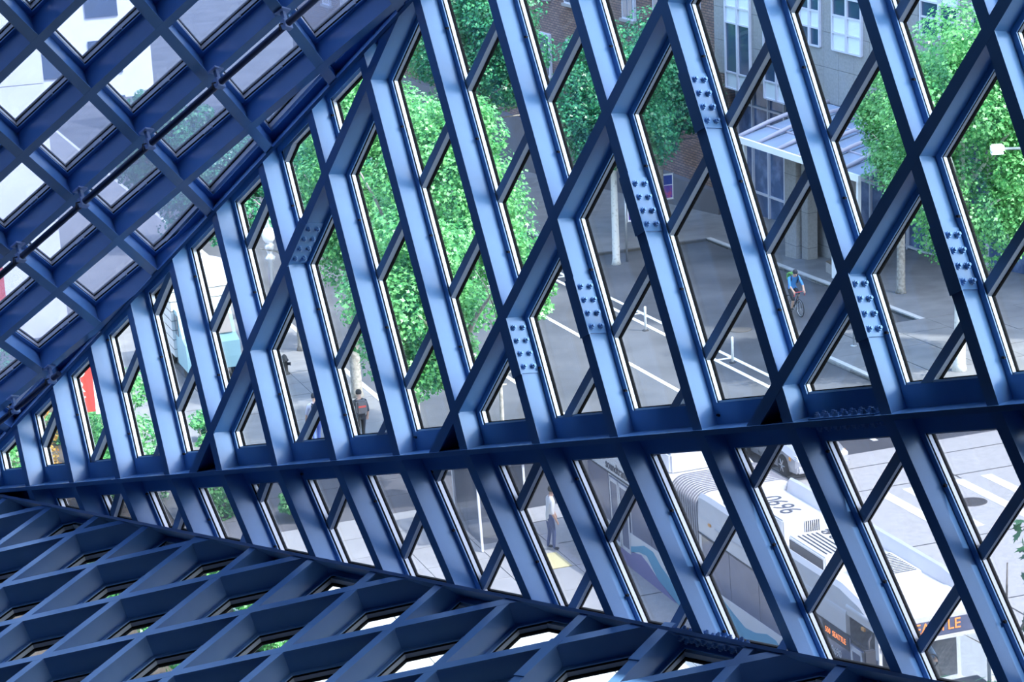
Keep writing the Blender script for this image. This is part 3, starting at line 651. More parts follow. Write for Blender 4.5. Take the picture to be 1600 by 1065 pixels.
# pale building far left, seen through the sloping ceiling
M_PALE = mat('pale_concrete', (.60, .61, .65), .85, 0, (.6, (.68, .69, .73), .35, .65)); M_ROOFW = mat('white_roof', (.85, .85, .84), .8)
pale = tag(empty('pale_building', mw=frame(SP(96, -40), HW, HD, Z3)), 'pale concrete building of large panels with white roof terrace', 'building')
box_obj('wall', (-40, 49.5, .1, 30, -12, 16.2), M_DARKST, pale)
for i in range(18):
    for j in range(4): box_obj('concrete_panel', (-40+i*5+.015, -35+i*5-.015, -.05, .12, -6+j*5.6+.015, -.4+j*5.6-.015), M_PALE, pale)
box_obj('roof_terrace', (-40.3, 49.7, -.3, 30, 16.4, 16.7), M_ROOFW, pale)
box_obj('penthouse', (20, 38, 9, 24, 16.7, 20), M_PALE, pale); box_obj('penthouse_roof', (19.5, 38.5, 8.5, 24.5, 20, 20.3), M_ROOFW, pale)
far = tag(empty('far_building', mw=frame(SP(185, -60), HW, HD, Z3)), 'grey building block closing the street far away', 'building')
box_obj('wall', (0, 88, .1, 20, -20, 40), mat('far_render', (.72, .74, .80), .85), far)
for i in range(20):
    for j in range(7):
        f = box_obj('window', (1.5+i*4.3, 4.0+i*4.3, -.02, .12, -6+j*4.4, -3.4+j*4.4), M_PANE, far)
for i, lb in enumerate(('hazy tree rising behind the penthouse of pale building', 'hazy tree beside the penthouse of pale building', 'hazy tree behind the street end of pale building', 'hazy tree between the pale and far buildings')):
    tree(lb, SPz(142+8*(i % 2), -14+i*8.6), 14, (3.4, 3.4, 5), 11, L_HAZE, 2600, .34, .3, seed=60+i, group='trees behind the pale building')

# ---------------------------------------------------------------- street furniture
M_POSTW = mat('white_plastic', (.85, .86, .86), .5); M_RUB = mat('black_base', (.02, .02, .022), .7); M_GALV = mat('galvanised_steel', (.45, .47, .5), .4, .6)
for S, w, lb in ((81.6, 29.65, 'white flexible lane post opposite the white trunked tree'), (74.9, 30.35, 'white flexible lane post opposite the sign pole corner'), (88.5, 29.7, 'white flexible lane post farthest down the bike lane')):
    e = tag(empty('lane_post', mw=frame(SP(S, w), HW, -HD, Z3)), lb, 'bollard', 'flexible lane posts')
    bm = bmesh.new(); lathe(bm, [(.045, .03), (.045, .8), (.05, .82), (.045, .92), (.02, .95)], 10); link_bm('post', bm, M_POSTW, e)
    bm = bmesh.new(); lathe(bm, [(.13, 0), (.12, .03), (.06, .045)], 10); link_bm('base', bm, M_RUB, e)
# utility pole with metal bands
e = tag(empty('utility_pole', tuple(SPz(66.0, 17.85, .15))), 'round weathered pole with pale bands beside the curb', 'pole')
bm = bmesh.new(); lathe(bm, [(.19, 0), (.18, 3), (.165, 4.6), (.05, 4.64)], 14); link_bm('shaft', bm, mat('pole_wood', (.16, .16, .15), .9, 0, (5, (.26, .26, .24), .3, .7)), e)
for z in (1.6, 2.3, 3.0): bm = bmesh.new(); lathe(bm, [(.187, z), (.196, z+.01), (.196, z+.05), (.187, z+.06)], 14); link_bm('band', bm, M_WHITE, e)
# ornate lamp post
M_SILV = mat('silver_paint', (.62, .66, .70), .3, .7); M_GLOBE = mat('globe_glass', (.85, .86, .88), .2)
e = tag(empty('lamp_post', tuple(SPz(92.2, 17.75, .15))), 'ornate silver lamp post with globe beside the near curb', 'lamp')
bm = bmesh.new(); lathe(bm, [(.30, 0), (.30, .25), (.2, .4), (.24, .5), (.16, .65), (.13, 1.0)], 14); link_bm('base', bm, M_SILV, e)
bm = bmesh.new(); lathe(bm, [(.12, 1.0), (.10, 2.4), (.18, 2.5), (.22, 2.62), (.12, 2.72), (.09, 2.8), (.17, 2.95), (.20, 3.1), (.13, 3.2)], 14); link_bm('shaft', bm, M_SILV, e)
bm = bmesh.new(); lathe(bm, [(.13, 3.2), (.24, 3.36), (.27, 3.55), (.22, 3.76), (.1, 3.86)], 14); link_bm('globe', bm, M_GLOBE, e)
bm = bmesh.new(); lathe(bm, [(.12, 3.84), (.13, 3.9), (.05, 4.0), (.07, 4.06), (.01, 4.2)], 12); link_bm('finial', bm, M_SILV, e)
# banner beside the white trunk
M_PUR = mat('banner_purple', (.12, .06, .38), .7, 0, (3.2, (.45, .06, .22), .5, .62)); M_NAVY = mat('banner_navy', (.02, .05, .30), .7)
for lab, S, w, zb_, cw, ch in (('purple and navy street banner on a pole by white trunk', 94.9, 33.85, 1.75, .62, .95), ('dark purple banner on a pole in front of brick wall', 100.5, 37.6, 1.5, .55, 1.2)):
    e = tag(empty('street_banner', mw=frame(SPz(S, w, .0), HW, HD, Z3)), lab, 'banner')
    bm = bmesh.new(); lathe(bm, [(.05, 0), (.05, zb_+ch+.3)], 8); link_bm('pole', bm, M_GALV, e)
    box_obj('banner_cloth', (.08, .08+cw, -.012, .012, zb_, zb_+ch), M_WHITE, e); box_obj('printed_panel', (.13, .03+cw, -.02, .0, zb_+.08, zb_+ch*.55), M_PUR, e); box_obj('printed_panel', (.13, .03+cw, -.02, .0, zb_+ch*.58, zb_+ch-.07), M_NAVY, e)
    for z in (zb_-.02, zb_+ch): box_obj('arm', (0, .12+cw, -.012, .012, z, z+.025), M_GALV, e)
# street sign pole and light head by the crossing tree
e = tag(empty('sign_pole', tuple(SPz(74.1, 34.6, .15))), 'thin grey sign pole on the far sidewalk corner', 'pole'); bm = bmesh.new(); lathe(bm, [(.03, 0), (.03, 2.6)], 8); link_bm('pole', bm, M_GALV, e)
bm = bmesh.new(); lathe(bm, [(.12, 0), (.12, .02), (.03, .04)], 8); link_bm('base', bm, M_GALV, e); box_obj('sign_plate', (-.02, .02, -.2, .2, 2.1, 2.6), M_WHITE, e)
_lp = SPz(63.2, 37.2, .15)
e = tag(empty('street_light', tuple(_lp)), 'white street light head on a curved arm among the leaves', 'street light')
hh = CAM+pray(1558, 232)*72-_lp; 
bm = bmesh.new(); tube(bm, [(0, 0, 0), (0, 0, hh[2]*.6), (0, 0, hh[2]-.4), (hh[0]*.3, hh[1]*.3, hh[2]+.05), (hh[0]*.92, hh[1]*.92, hh[2])], [.11, .09, .07, .05, .04], 10); link_bm('pole', bm, M_GALV, e)
o = box_obj('lamp_head', (-.2, .2, -.13, .13, -.1, .12), M_WHITE, e, .04); o.location = tuple(hh); o = box_obj('lens', (-.18, .18, -.12, .12, -.16, -.11), M_GLOBE, e); o.location = tuple(hh)
# bench and stone block by the entrance
e = tag(empty('bench', mw=frame(SP(86.2, 40.4, .15), HW, HD, Z3)), 'dark bench with stone ends beside entrance columns', 'bench')
for k in range(4): box_obj('seat_slat', (-1.1, 1.1, -.25+k*.13, -.15+k*.13, .42, .47), mat('bench_wood', (.13, .10, .08), .7) if k == 0 else bpy.data.materials['bench_wood'], e)
for s in (-1.1, .95): box_obj('leg', (s, s+.15, -.25, .25, 0, .42), M_STONE, e, .01)
e = tag(empty('stone_planter', mw=frame(SP(85.0, 39.25, .15), HW, HD, Z3)), 'white square stone planter near the entrance curb', 'planter')
bm = bmesh.new()
for r in ((-.25, .25, -.25, -.18, 0, .95), (-.25, .25, .18, .25, 0, .95), (-.25, -.18, -.18, .18, 0, .95), (.18, .25, -.18, .18, 0, .95), (-.18, .18, -.18, .18, 0, .75)): bx(bm, *r)
link_bm('box', bm, M_WHITE, e); box_obj('rim', (-.28, .28, -.28, -.18, .95, 1.0), M_WHITE, e)
# red vertical sign
M_RED = mat('sign_red', (.50, .05, .04), .5)
e = tag(empty('red_sign', mw=frame(SPz(70.9, 7.5, .12), HW, HD, Z3)), 'tall red sign with white stacked letters above the shrubs', 'sign')
box_obj('panel', (-.34, .34, -.05, .05, 2.5, 4.55), M_RED, e); box_obj('edge', (.34, .5, -.05, .05, 2.4, 4.6), M_WHITE, e); box_obj('post', (-.06, .06, .05, .15, 0, 4.4), M_GALV, e)
for i, ch in enumerate('PORT'): text_obj('letter', ch, .48, M_WHITE, e, frame((-.06, -.055, 4.24-.47*i), X3, Z3, -Y3))
e = tag(empty('red_banner_post', mw=frame(SPz(93.5, 7.2, .1), HW, HD, Z3)), 'red and white vertical banner post before the pale building', 'banner')
box_obj('red_panel', (-.22, .22, -.04, .04, .8, 4.2), M_RED, e); box_obj('white_panel', (-.75, -.26, -.04, .04, .4, 4.0), M_WHITE, e); box_obj('post', (-.26, -.2, 0, .08, 0, 4.3), M_GALV, e)
# glass bus shelter
shl = tag(empty('bus_shelter', mw=SM(59.6, 16.9, .15)), 'small glass bus shelter with white edges on near sidewalk', 'shelter')
for x in (-1.2, 1.2):
    for y in (-.7, .6): box_obj('post', (x-.03, x+.03, y-.03, y+.03, 0, 2.3), M_WHITE, shl)
for x0, x1 in ((-1.17, -.02), (.02, 1.17)): box_obj('rear_pane', (x0, x1, -.71, -.69, .2, 2.2), G_MESH, shl)
for x in (-1.2, 1.2): box_obj('side_pane', (x-.01, x+.01, -.66, .56, .2, 2.2), G_MESH, shl)
box_obj('roof', (-1.3, 1.3, -.85, .75, 2.3, 2.34), G_MESH, shl); bm = bmesh.new()
for r in ((-1.3, 1.3, -.87, -.83, 2.27, 2.37), (-1.3, 1.3, .73, .77, 2.27, 2.37), (-1.32, -1.28, -.85, .75, 2.27, 2.37), (1.28, 1.32, -.85, .75, 2.27, 2.37)): bx(bm, *r)
link_bm('roof_frame', bm, M_WHITE, shl)
# market umbrella
e = tag(empty('market_umbrella', tuple(SPz(93, 15.2, .15))), 'grey segmented market umbrella beside the near curb', 'umbrella')
bm = bmesh.new(); lathe(bm, [(.04, 0), (.04, 2.9), (.01, 3.0)], 8); link_bm('pole', bm, M_GALV, e); bm = bmesh.new(); lathe(bm, [(.35, 0), (.33, .07), (.05, .1)], 12); link_bm('base', bm, M_RUB, e)
for k in range(8):
    a0, a1 = k*math.pi/4, (k+1)*math.pi/4
    vv = [(0, 0, 2.95), (math.cos(a0)*.8, math.sin(a0)*.8, 2.66), (math.cos(a1)*.8, math.sin(a1)*.8, 2.66), (math.cos(a0)*1.4, math.sin(a0)*1.4, 2.3), (math.cos(a1)*1.4, math.sin(a1)*1.4, 2.3)]
    vv += [(x, y, z-.02) for x, y, z in vv]
    link_mesh('canopy_segment', vv, [(0, 1, 2), (1, 3, 4, 2), (5, 7, 6), (6, 7, 9, 8), (0, 5, 6, 1), (1, 6, 8, 3), (3, 8, 9, 4), (4, 9, 7, 2), (2, 7, 5, 0)], bpy.data.materials.get('umbrella_grey') or mat('umbrella_grey', (.30, .30, .40), .8), e)
    bm = bmesh.new(); tube(bm, [(0, 0, 2.9), vv[3]], .012, 5); link_bm('rib', bm, M_GALV, e)
# newspaper hydrant
e = tag(empty('fire_hydrant', tuple(SPz(82.4, 16.05, .15))), 'small black fire hydrant on the grey near sidewalk', 'hydrant')
bm = bmesh.new(); lathe(bm, [(.17, 0), (.17, .06), (.11, .08), (.11, .5), (.15, .52), (.15, .56), (.12, .6), (.09, .7), (.03, .76)], 12); link_bm('body', bm, M_RUB, e)
for s in (-1, 1): bm = bmesh.new(); lathe(bm, [(.06, 0), (.06, .09), (.07, .09), (.07, .12)], 8, np.array([s*.1, 0, .4]), np.array([s, 0, 0.])); link_bm('outlet', bm, M_RUB, e)
# ---------------------------------------------------------------- articulated bus
M_BUSW = mat('bus_white', (.76, .77, .78), .3, 0, spec=.5); M_BUSG = mat('bus_window', (.10, .12, .20), .12, 0, (.8, (.15, .17, .26), .4, .7), spec=.6); M_BELL = mat('bellows_grey', (.66, .67, .69), .7); M_BELD = mat('bellows_dark', (.26, .26, .29), .8)
M_TEAL = mat('wave_teal', (.06, .36, .55), .35); M_BLUE = mat('wave_blue', (.10, .18, .45), .35); M_PURP = mat('wave_purple', (.20, .18, .42), .35); M_SLAT = mat('vent_dark', (.05, .05, .055), .6); M_GREYP = mat('roof_grey', (.62, .63, .64), .6)
M_LED = mat('led_orange', (.9, .25, .05), .5, emis=(1, .28, .06, 2.2)); M_TXT = mat('print_dark_grey', (.08, .08, .10), .6); M_AMB = mat('amber_lens', (.9, .4, .05), .3); M_TYRE = mat('tyre', (.015, .015, .017), .8); M_HUB = mat('wheel_alloy', (.62, .63, .65), .3, .7); M_ORG = mat('orange_plastic', (.85, .22, .05), .5)
BUS = SM(40.4, 20.62); BUSI = BUS.inverted()
bus = tag(empty('articulated_bus', mw=BUS), 'long white articulated bus with teal wave and roof number 9690', 'bus')
HWD = 1.29
def BSide(px, py):                                         # a point of the near side of the bus: local x, z
    o = BUSI @ Vector(CAM); d = BUSI.to_3x3() @ Vector(pray(px, py)); t = (-HWD-o.y)/d.y; q = o+d*t; return q.x, q.z
def section(x, hw, z0, z1, r):
    pts = [(-hw, z0), (hw, z0)]
    for k in range(7): a = k*math.pi/12; pts.append((hw-r+r*math.cos(a), z1-r*.8+r*.8*math.sin(a)))
    for k in range(7): a = math.pi/2+k*math.pi/12; pts.append((-hw+r+r*math.cos(a), z1-r*.8+r*.8*math.sin(a)))
    return [(x, y, z) for y, z in pts]
def loft(name, secs, m, parent, smooth=False):
    k = len(secs[0]); v = [p for s in secs for p in s]; f = [tuple(range(k-1, -1, -1)), tuple(range((len(secs)-1)*k, len(secs)*k))]
    for i in range(len(secs)-1):
        for j in range(k): f.append((i*k+j, i*k+(j+1) % k, (i+1)*k+(j+1) % k, (i+1)*k+j))
    bm = bmesh.new(); vv = [bm.verts.new(q) for q in v]
    for q in f: bm.faces.new([vv[i] for i in q])
    bmesh.ops.recalc_face_normals(bm, faces=list(bm.faces)); return link_bm(name, bm, m, parent, smooth)
xj0, xj1, FX = -10.1, -11.9, -.5
fr = loft('front_body', [section(x, hw, .35, z1, .32) for x, hw, z1 in ((xj0, 1.27, 2.98), (-8, 1.29, 2.98), (-2.0, 1.29, 2.98))], M_BUSW, bus)
rb_ = loft('rear_body', [section(x, hw, .35, z1, .32) for x, hw, z1 in ((-18.3, 1.20, 2.9), (-18.0, 1.29, 2.98), (xj1, 1.27, 2.98))], M_BUSW, bus)
secs = []
for k in range(27):
    x = xj0+(xj1-xj0)*k/26; d = -.03 if k % 2 else -.11; secs.append(section(x, 1.29+d, .45, 3.28+d, .42))
loft('bellows', secs, M_BELL, bus)
for k in range(0, 26, 2): loft('bellows_rib', [section(xj0+(xj1-xj0)*(k+.9)/26, 1.275, .45, 3.27, .42), section(xj0+(xj1-xj0)*(k+1.12)/26, 1.275, .45, 3.27, .42)], M_BELD, bus)
# cab: roof, floor, pillars, dash, windscreen
cab = loft('cab_roof', [section(-2.0, 1.29, 2.86, 3.0, .12), section(-1.0, 1.27, 2.86, 3.0, .12), section(FX-.02, 1.2, 2.86, 2.97, .1)], M_BUSW, bus)
box_obj('cab_floor', (-2.0, FX, -1.27, 1.27, .35, 1.0), M_BUSW, bus, .03); box_obj('dashboard', (FX-.6, FX-.15, -1.2, 1.2, 1.0, 1.3), M_SLAT, bus, .04); box_obj('bulkhead', (-2.04, -2.0, -1.2, 1.2, 1.0, 2.86), M_SLAT, bus)
for y in (-1.27, 1.2): box_obj('pillar', (FX-.2, FX-.04, y, y+.07, 1.0, 2.88), M_BUSW, bus)
box_obj('windscreen', (FX-.05, FX-.03, -1.18, 1.18, 1.02, 2.45), G_CLEAR, bus); box_obj('wiper', (FX-.02, FX, -.8, .6, 1.1, 1.14), M_SLAT, bus); box_obj('wiper', (FX-.02, FX, -.05, .9, 1.2, 1.23), M_SLAT, bus)
sg = box_obj('destination_sign', (FX-.12, FX-.02, -1.15, 1.15, 2.52, 2.87), M_BUSG, bus, .01); text_obj('lettering', 'SEATTLE', .31, M_LED, sg, frame((FX-.012, -.04, 2.71), Y3, Z3, X3))
box_obj('front_trim', (FX-.1, FX+.01, -1.22, 1.22, 2.44, 2.51), M_BUSW, bus)
for y in (-.62, .95): box_obj('marker_lamp', (FX-.1, FX+.02, y, y+.14, 2.82, 2.9), M_AMB, bus)
for y in (-1.1, .9): box_obj('headlamp', (FX-.02, FX+.03, y, y+.22, .55, .75), M_GLOBE, bus)
for s in (-1, 1):
    bm = bmesh.new(); tube(bm, [(FX-.3, s*1.25, 2.7), (FX+.0, s*1.5, 2.68), (FX+.1, s*1.55, 2.5)], .025, 8); link_bm('mirror_arm', bm, M_SLAT, bus); box_obj('mirror', (FX+.06, FX+.16, s*1.55-.13, s*1.55+.13, 2.1, 2.55), M_SLAT, bus, .03)
# near side: window band, doors, wave, lettering
def side_panel(name, x0, x1, z0, z1, m, parent, dy=.01, y=-HWD): return box_obj(name, (min(x0, x1), max(x0, x1), y-dy, y+.02, z0, z1), m, parent)
xw0 = -2.75
side_panel('side_window', -3.15, -1.8, .9, 2.30, M_BUSG, fr)
for k in range(4): side_panel('side_window', -3.18-k*1.68, -4.83-k*1.68, .75, 2.30, M_BUSG, fr)
for k in range(2): side_panel('side_window', -12.0-k*1.4, -13.37-k*1.4, .8, 2.24, M_BUSG, rb_)
side_panel('side_window', -18.0, -16.4, .9, 2.24, M_BUSG, rb_)
side_panel('belt_line', -18.2, xj1, 2.25, 2.28, M_SLAT, rb_, .012); side_panel('belt_line', xj0, -.8, 2.31, 2.34, M_SLAT, fr, .012)
def door(x0, x1, parent):
    d = side_panel('door', x0, x1, .38, 2.20, M_BUSG, parent, .02); w = abs(x1-x0)/2; xm = min(x0, x1)
    for k in range(2):
        a = xm+k*w
        bm = bmesh.new()
        for r in ((a+.02, a+.10, .4, 2.18), (a+w-.10, a+w-.02, .4, 2.18), (a+.02, a+w-.02, 2.08, 2.18), (a+.02, a+w-.02, .4, .5)): bx(bm, r[0], r[1], -HWD-.035, -HWD-.018, r[2], r[3])
        link_bm('door_frame', bm, M_BUSW, d)
    return d
door(-1.78, -.62, fr); door(-16.3, -14.9, rb_)
ds = side_panel('side_sign', -3.12, -1.86, 2.0, 2.29, M_SLAT, fr, .022)
text_obj('lettering', '550  SEATTLE', .17, M_LED, ds, frame((-2.49, -HWD-.026, 2.15), X3, Z3, -Y3)); text_obj('number', '9690', .24, M_WHITE, fr, frame((-2.5, -HWD-.015, 1.78), X3, Z3, -Y3))
text_obj('lettering', 'soundtransit', .36, M_TXT, rb_, frame((-16.55, -HWD-.006, 2.47), X3, Z3, -Y3), align='LEFT')
def side_poly(name, pts, m, parent, dy):
    q = [BSide(*p) for p in pts]; v = [(x, -HWD-dy, z) for x, z in q]+[(x, -HWD+.01, z) for x, z in q]; k = len(q)
    bm = bmesh.new(); vv = [bm.verts.new(p) for p in v]; bm.faces.new(vv[:k]); bm.faces.new(vv[k:][::-1])
    for i in range(k): bm.faces.new((vv[i], vv[(i+1) % k], vv[k+(i+1) % k], vv[k+i]))
    bmesh.ops.recalc_face_normals(bm, faces=list(bm.faces)); return link_bm(name, bm, m, parent)
side_poly('wave_white', [(1118, 922), (1150, 944), (1228, 998), (1300, 1052), (1330, 1085), (1200, 1060), (1140, 975)], M_BUSW, fr, .024)
side_poly('wave_teal', [(1118, 922), (1128, 932), (1148, 958), (1166, 980), (1182, 988), (1200, 990), (1214, 1000), (1240, 1045), (1170, 1020), (1135, 970)], M_TEAL, fr, .028)
side_poly('wave_blue', [(1116, 925), (1132, 950), (1150, 985), (1175, 1015), (1150, 1010), (1125, 965)], M_BLUE, fr, .032)
side_poly('wave_white', [(986, 832), (1022, 856), (1052, 880), (1072, 905), (1085, 960), (1000, 872), (987, 852)], M_BUSW, rb_, .024)
side_poly('wave_teal', [(987, 853), (997, 853), (1008, 852), (1022, 862), (1034, 884), (1060, 920), (1075, 960), (1030, 905), (1012, 868), (1000, 862), (988, 862)], M_TEAL, rb_, .028)
side_poly('wave_purple', [(972, 852), (988, 862), (1003, 866), (1014, 880), (1032, 908), (1060, 945), (1040, 945), (1000, 905), (972, 876)], M_PURP, rb_, .028)
for x in (-3.6, -8.6, -15.2):
    for s in (-1, 1):
        w_ = empty('wheel'); w_.parent = bus; w_.location = (x if x != -8.6 else -7.4, s*1.12, .5)
        bm = bmesh.new(); lathe(bm, [(.30, -.16), (.48, -.15), (.5, -.1), (.5, .1), (.48, .15), (.30, .16)], 24, np.zeros(3), Y3); link_bm('tyre', bm, M_TYRE, w_); bm = bmesh.new(); lathe(bm, [(.08, -.17), (.3, -.165), (.3, .165), (.08, .17)], 20, np.zeros(3), Y3); link_bm('rim', bm, M_HUB, w_)
# roof: side fairings, equipment boxes, vents, fans, roof number
for par, x0, x1 in ((fr, xj0+.02, -.75), (rb_, -18.0, xj1-.02)):
    for s in (-1, 1): loft('roof_fairing', [[(x, s*(1.0), 2.9), (x, s*(1.265), 2.75), (x, s*1.24, 3.1+h), (x, s*1.16, 3.2+h), (x, s*1.10, 3.16+h)] for x, h in ((x0, .08), (x0+.5, .1), (x1-1.6, .1), (x1-.7, -.04), (x1, -.3))], M_BUSW, par, False)
def PX(S): return 40.4-S
b1 = box_obj('equipment_box', (-8.7, -6.2, -.78, .2, 2.95, 3.55), M_BUSW, bus, .03)
text_obj('roof_number', '9690', .72, M_TXT, b1, frame((-7.35, -.28, 3.552), -X3, -Y3, Z3))
vg = box_obj('vent_grille', (-6.205, -6.19, -.25, .1, 3.12, 3.45), M_SLAT, b1)
for k in range(7): box_obj('grille_bar', (-6.192, -6.18, -.25+k*.05, -.23+k*.05, 3.12, 3.45), M_BUSW, vg)
b2 = box_obj('cooling_unit', (-5.98, -4.1, -.75, .38, 2.95, 3.28), M_BUSW, bus, .03)
for k in range(5): box_obj('vent_slot', (-5.8, -4.3, -.62+k*.11, -.58+k*.11, 3.275, 3.288), M_SLAT, b2)
for k in range(4):
    cx = -5.72+k*.42
    bm = bmesh.new(); lathe(bm, [(.18, .0), (.18, .012), (.15, .014)], 16, np.array([cx, .12, 3.278])); fn = link_bm('fan', bm, M_SLAT, b2)
    for j in range(5): a = j*1.2566; c_, s_ = math.cos(a), math.sin(a); link_mesh('fan_blade', [(cx+c_*.03, .12+s_*.03, 3.294), (cx+c_*.16-s_*.04, .12+s_*.16+c_*.04, 3.294), (cx+c_*.16+s_*.04, .12+s_*.16-c_*.04, 3.298), (cx+c_*.03, .12+s_*.03, 3.291), (cx+c_*.16-s_*.04, .12+s_*.16+c_*.04, 3.291), (cx+c_*.16+s_*.04, .12+s_*.16-c_*.04, 3.295)], [(0, 1, 2), (5, 4, 3), (0, 3, 4, 1), (1, 4, 5, 2), (2, 5, 3, 0)], M_GREYP, fn)
bm = bmesh.new(); bx(bm, -5.9, -4.2, -.77, -.74, 2.98, 3.2); link_bm('intake', bm, M_SLAT, b2)
b3 = box_obj('vent_unit', (-3.7, -2.3, -.3, .62, 2.95, 3.3), M_BUSW, bus, .02)
for k in range(13): box_obj('vent_slot', (-3.6+k*.1, -3.565+k*.1, -.22, .54, 3.296, 3.306), M_SLAT, b3)
box_obj('junction_box', (-2.6, -1.95, -.35, .1, 2.95, 3.2), M_BUSW, bus, .02)
for k in range(5): box_obj('roof_slot', (-1.95, -1.05, .05+k*.13, .11+k*.13, 2.96, 2.995), M_SLAT, fr)
for k in range(7): box_obj('roof_slot', (-6.6, -6.1, .28+k*.1, .33+k*.1, 2.96, 2.995), M_SLAT, fr)
box_obj('roof_hatch', (-9.9, -8.9, -.7, .7, 2.96, 3.05), M_GREYP, fr, .02); box_obj('orange_handle', (-9.8, -9.2, -.15, .05, 3.05, 3.14), M_ORG, fr, .01); box_obj('orange_handle', (-9.2, -8.9, -.75, -.6, 3.04, 3.12), M_ORG, fr, .01)
for k in range(3): bm = bmesh.new(); tube(bm, [(-10.0, -.6+k*.35, 3.06), (-9.4, -.5+k*.35, 3.1), (-8.75, -.55+k*.3, 3.08)], .025, 6); link_bm('roof_cable', bm, M_SLAT, fr)
box_obj('rear_roof_unit', (-17.6, -12.9, -.85, .95, 2.95, 3.5), M_BUSW, bus, .06); box_obj('roof_hatch', (PX(54.1), PX(53.6), -.6, .6, 2.9, 3.0), M_GREYP, rb_, .02)
for z, x in ((2.66, -9.4), (2.66, -1.25), (2.6, -6.0)): side_panel('marker_lamp', x, x+.14, z, z+.06, M_AMB, fr, .02)
side_panel('trim_stripe', -9.0, -7.2, 2.66, 2.70, M_GREYP, fr, .012)

# ---------------------------------------------------------------- silver car in the next lane
M_CAR = mat('car_silver', (.62, .63, .66), .25, .5, spec=.6); M_CGL = mat('car_glass', (.03, .04, .06), .05, spec=.8); M_LENS = mat('headlight_lens', (.8, .82, .85), .1); M_GRIL = mat('grille_black', (.02, .02, .022), .5)
car = tag(empty('silver_car', mw=SM(60.2, 27.0)), 'silver sedan with clear headlights beside the bus', 'car')
def csec(x, hw, z0, zs, zt, ht): return [(x, -hw*.96, z0), (x, hw*.96, z0), (x, hw, z0+.18), (x, hw*.985, zs), (x, ht, zt), (x, -ht, zt), (x, -hw*.985, zs), (x, -hw, z0+.18)]
loft('body', [csec(*q) for q in ((.0, .70, .32, .55, .60, .55), (-.12, .84, .22, .62, .70, .66), (-.8, .90, .20, .74, .83, .70), (-1.35, .91, .20, .84, .92, .72), (-3.3, .91, .20, .88, .95, .74), (-4.2, .89, .22, .86, .95, .72), (-4.55, .80, .32, .80, .88, .62))], M_CAR, car, False)
loft('cabin', [[(x, -hb, .88), (x, hb, .88), (x, ht, zt), (x, -ht, zt)] for x, hb, ht, zt in ((-1.2, .80, .79, .90), (-1.95, .80, .62, 1.40), (-3.0, .80, .63, 1.43), (-3.95, .78, .74, .94))], M_CGL, car)
loft('roof', [[(x, -ht, zt-.05), (x, ht, zt-.05), (x, ht*.9, zt+.02), (x, -ht*.9, zt+.02)] for x, ht, zt in ((-1.85, .65, 1.38), (-2.3, .67, 1.43), (-3.0, .66, 1.44), (-3.3, .64, 1.36))], M_CAR, car)
for s in (-1, 1):
    for x in (-.85, -3.55):
        w_ = empty('wheel'); w_.parent = car; w_.location = (x, s*.82, .33)
        bm = bmesh.new(); lathe(bm, [(.2, -.11), (.31, -.105), (.33, -.07), (.33, .07), (.31, .105), (.2, .11)], 24, np.zeros(3), Y3); link_bm('tyre', bm, M_TYRE, w_)
        bm = bmesh.new(); lathe(bm, [(.04, s*.10), (.2, s*.09), (.21, s*.105), (.22, s*.10), (.2, s*.05), (.04, s*.06)], 20, np.zeros(3), Y3); link_bm('rim', bm, M_HUB, w_)
        for k in range(6): a = k*math.pi/3; bm = bmesh.new(); tube(bm, [(0, s*.11, 0), (math.cos(a)*.2, s*.105, math.sin(a)*.2)], .022, 6); link_bm('spoke', bm, M_HUB, w_)
    bm = bmesh.new(); bx(bm, -.40, -.02, s*.62-.18, s*.62+.18, .56, .70); bmesh.ops.bevel(bm, geom=list(bm.edges), offset=.03, segments=2, affect='EDGES'); link_bm('headlight', bm, M_LENS, car)
    box_obj('indicator', (-.48, -.36, s*.83-.04, s*.83+.05, .55, .66), M_AMB, car, .01); box_obj('door_mirror', (-1.55, -1.4, s*.98-.1, s*.98+.1, .93, 1.05), M_CAR, car, .03)
    for x in (-1.5, -2.55): box_obj('door_seam', (x, x+.012, s*.905-.006, s*.905+.008, .3, .9), M_GRIL, car)
box_obj('bumper', (-.2, .04, -.82, .82, .24, .46), M_CAR, car, .05); box_obj('grille', (-.04, .012, -.38, .38, .50, .64), M_GRIL, car, .01); box_obj('number_plate', (.035, .05, -.2, .2, .32, .43), M_WHITE, car)

# ---------------------------------------------------------------- delivery truck up the near curb
M_TRK = mat('truck_white', (.55, .58, .60), .4); M_TRQ = mat('truck_turquoise', (.28, .46, .52), .4)
trk = tag(empty('delivery_truck', mw=SM(84.6, 13.6, .15)), 'white slatted delivery truck with turquoise front on near sidewalk', 'truck')
bx_ = box_obj('box_body', (-3.2, 0, -1.1, 1.1, .7, 3.5), M_TRK, trk, .03)
for k in range(7): box_obj('body_seam', (-3.2, .01, -1.11, 1.11, 1.0+k*.35, 1.02+k*.35), M_SLAT, bx_)
loft('cab', [[(x, -1.0, .5), (x, 1.0, .5), (x, .98, z), (x, -.98, z)] for x, z in ((.0, 2.5), (.7, 2.5), (1.3, 1.6), (1.9, 1.45), (1.95, .9))], M_TRQ, trk)
link_mesh('windscreen', [(.74, -.85, 2.42), (.74, .85, 2.42), (1.31, .85, 1.64), (1.31, -.85, 1.64), (.76, -.85, 2.45), (.76, .85, 2.45), (1.34, .85, 1.66), (1.34, -.85, 1.66)], BOXF, M_CGL, trk)
box_obj('side_window', (.1, .7, -1.01, 1.01, 1.6, 2.35), M_CGL, trk); box_obj('chassis', (-3.1, 1.8, -.8, .8, .45, .7), M_SLAT, trk)
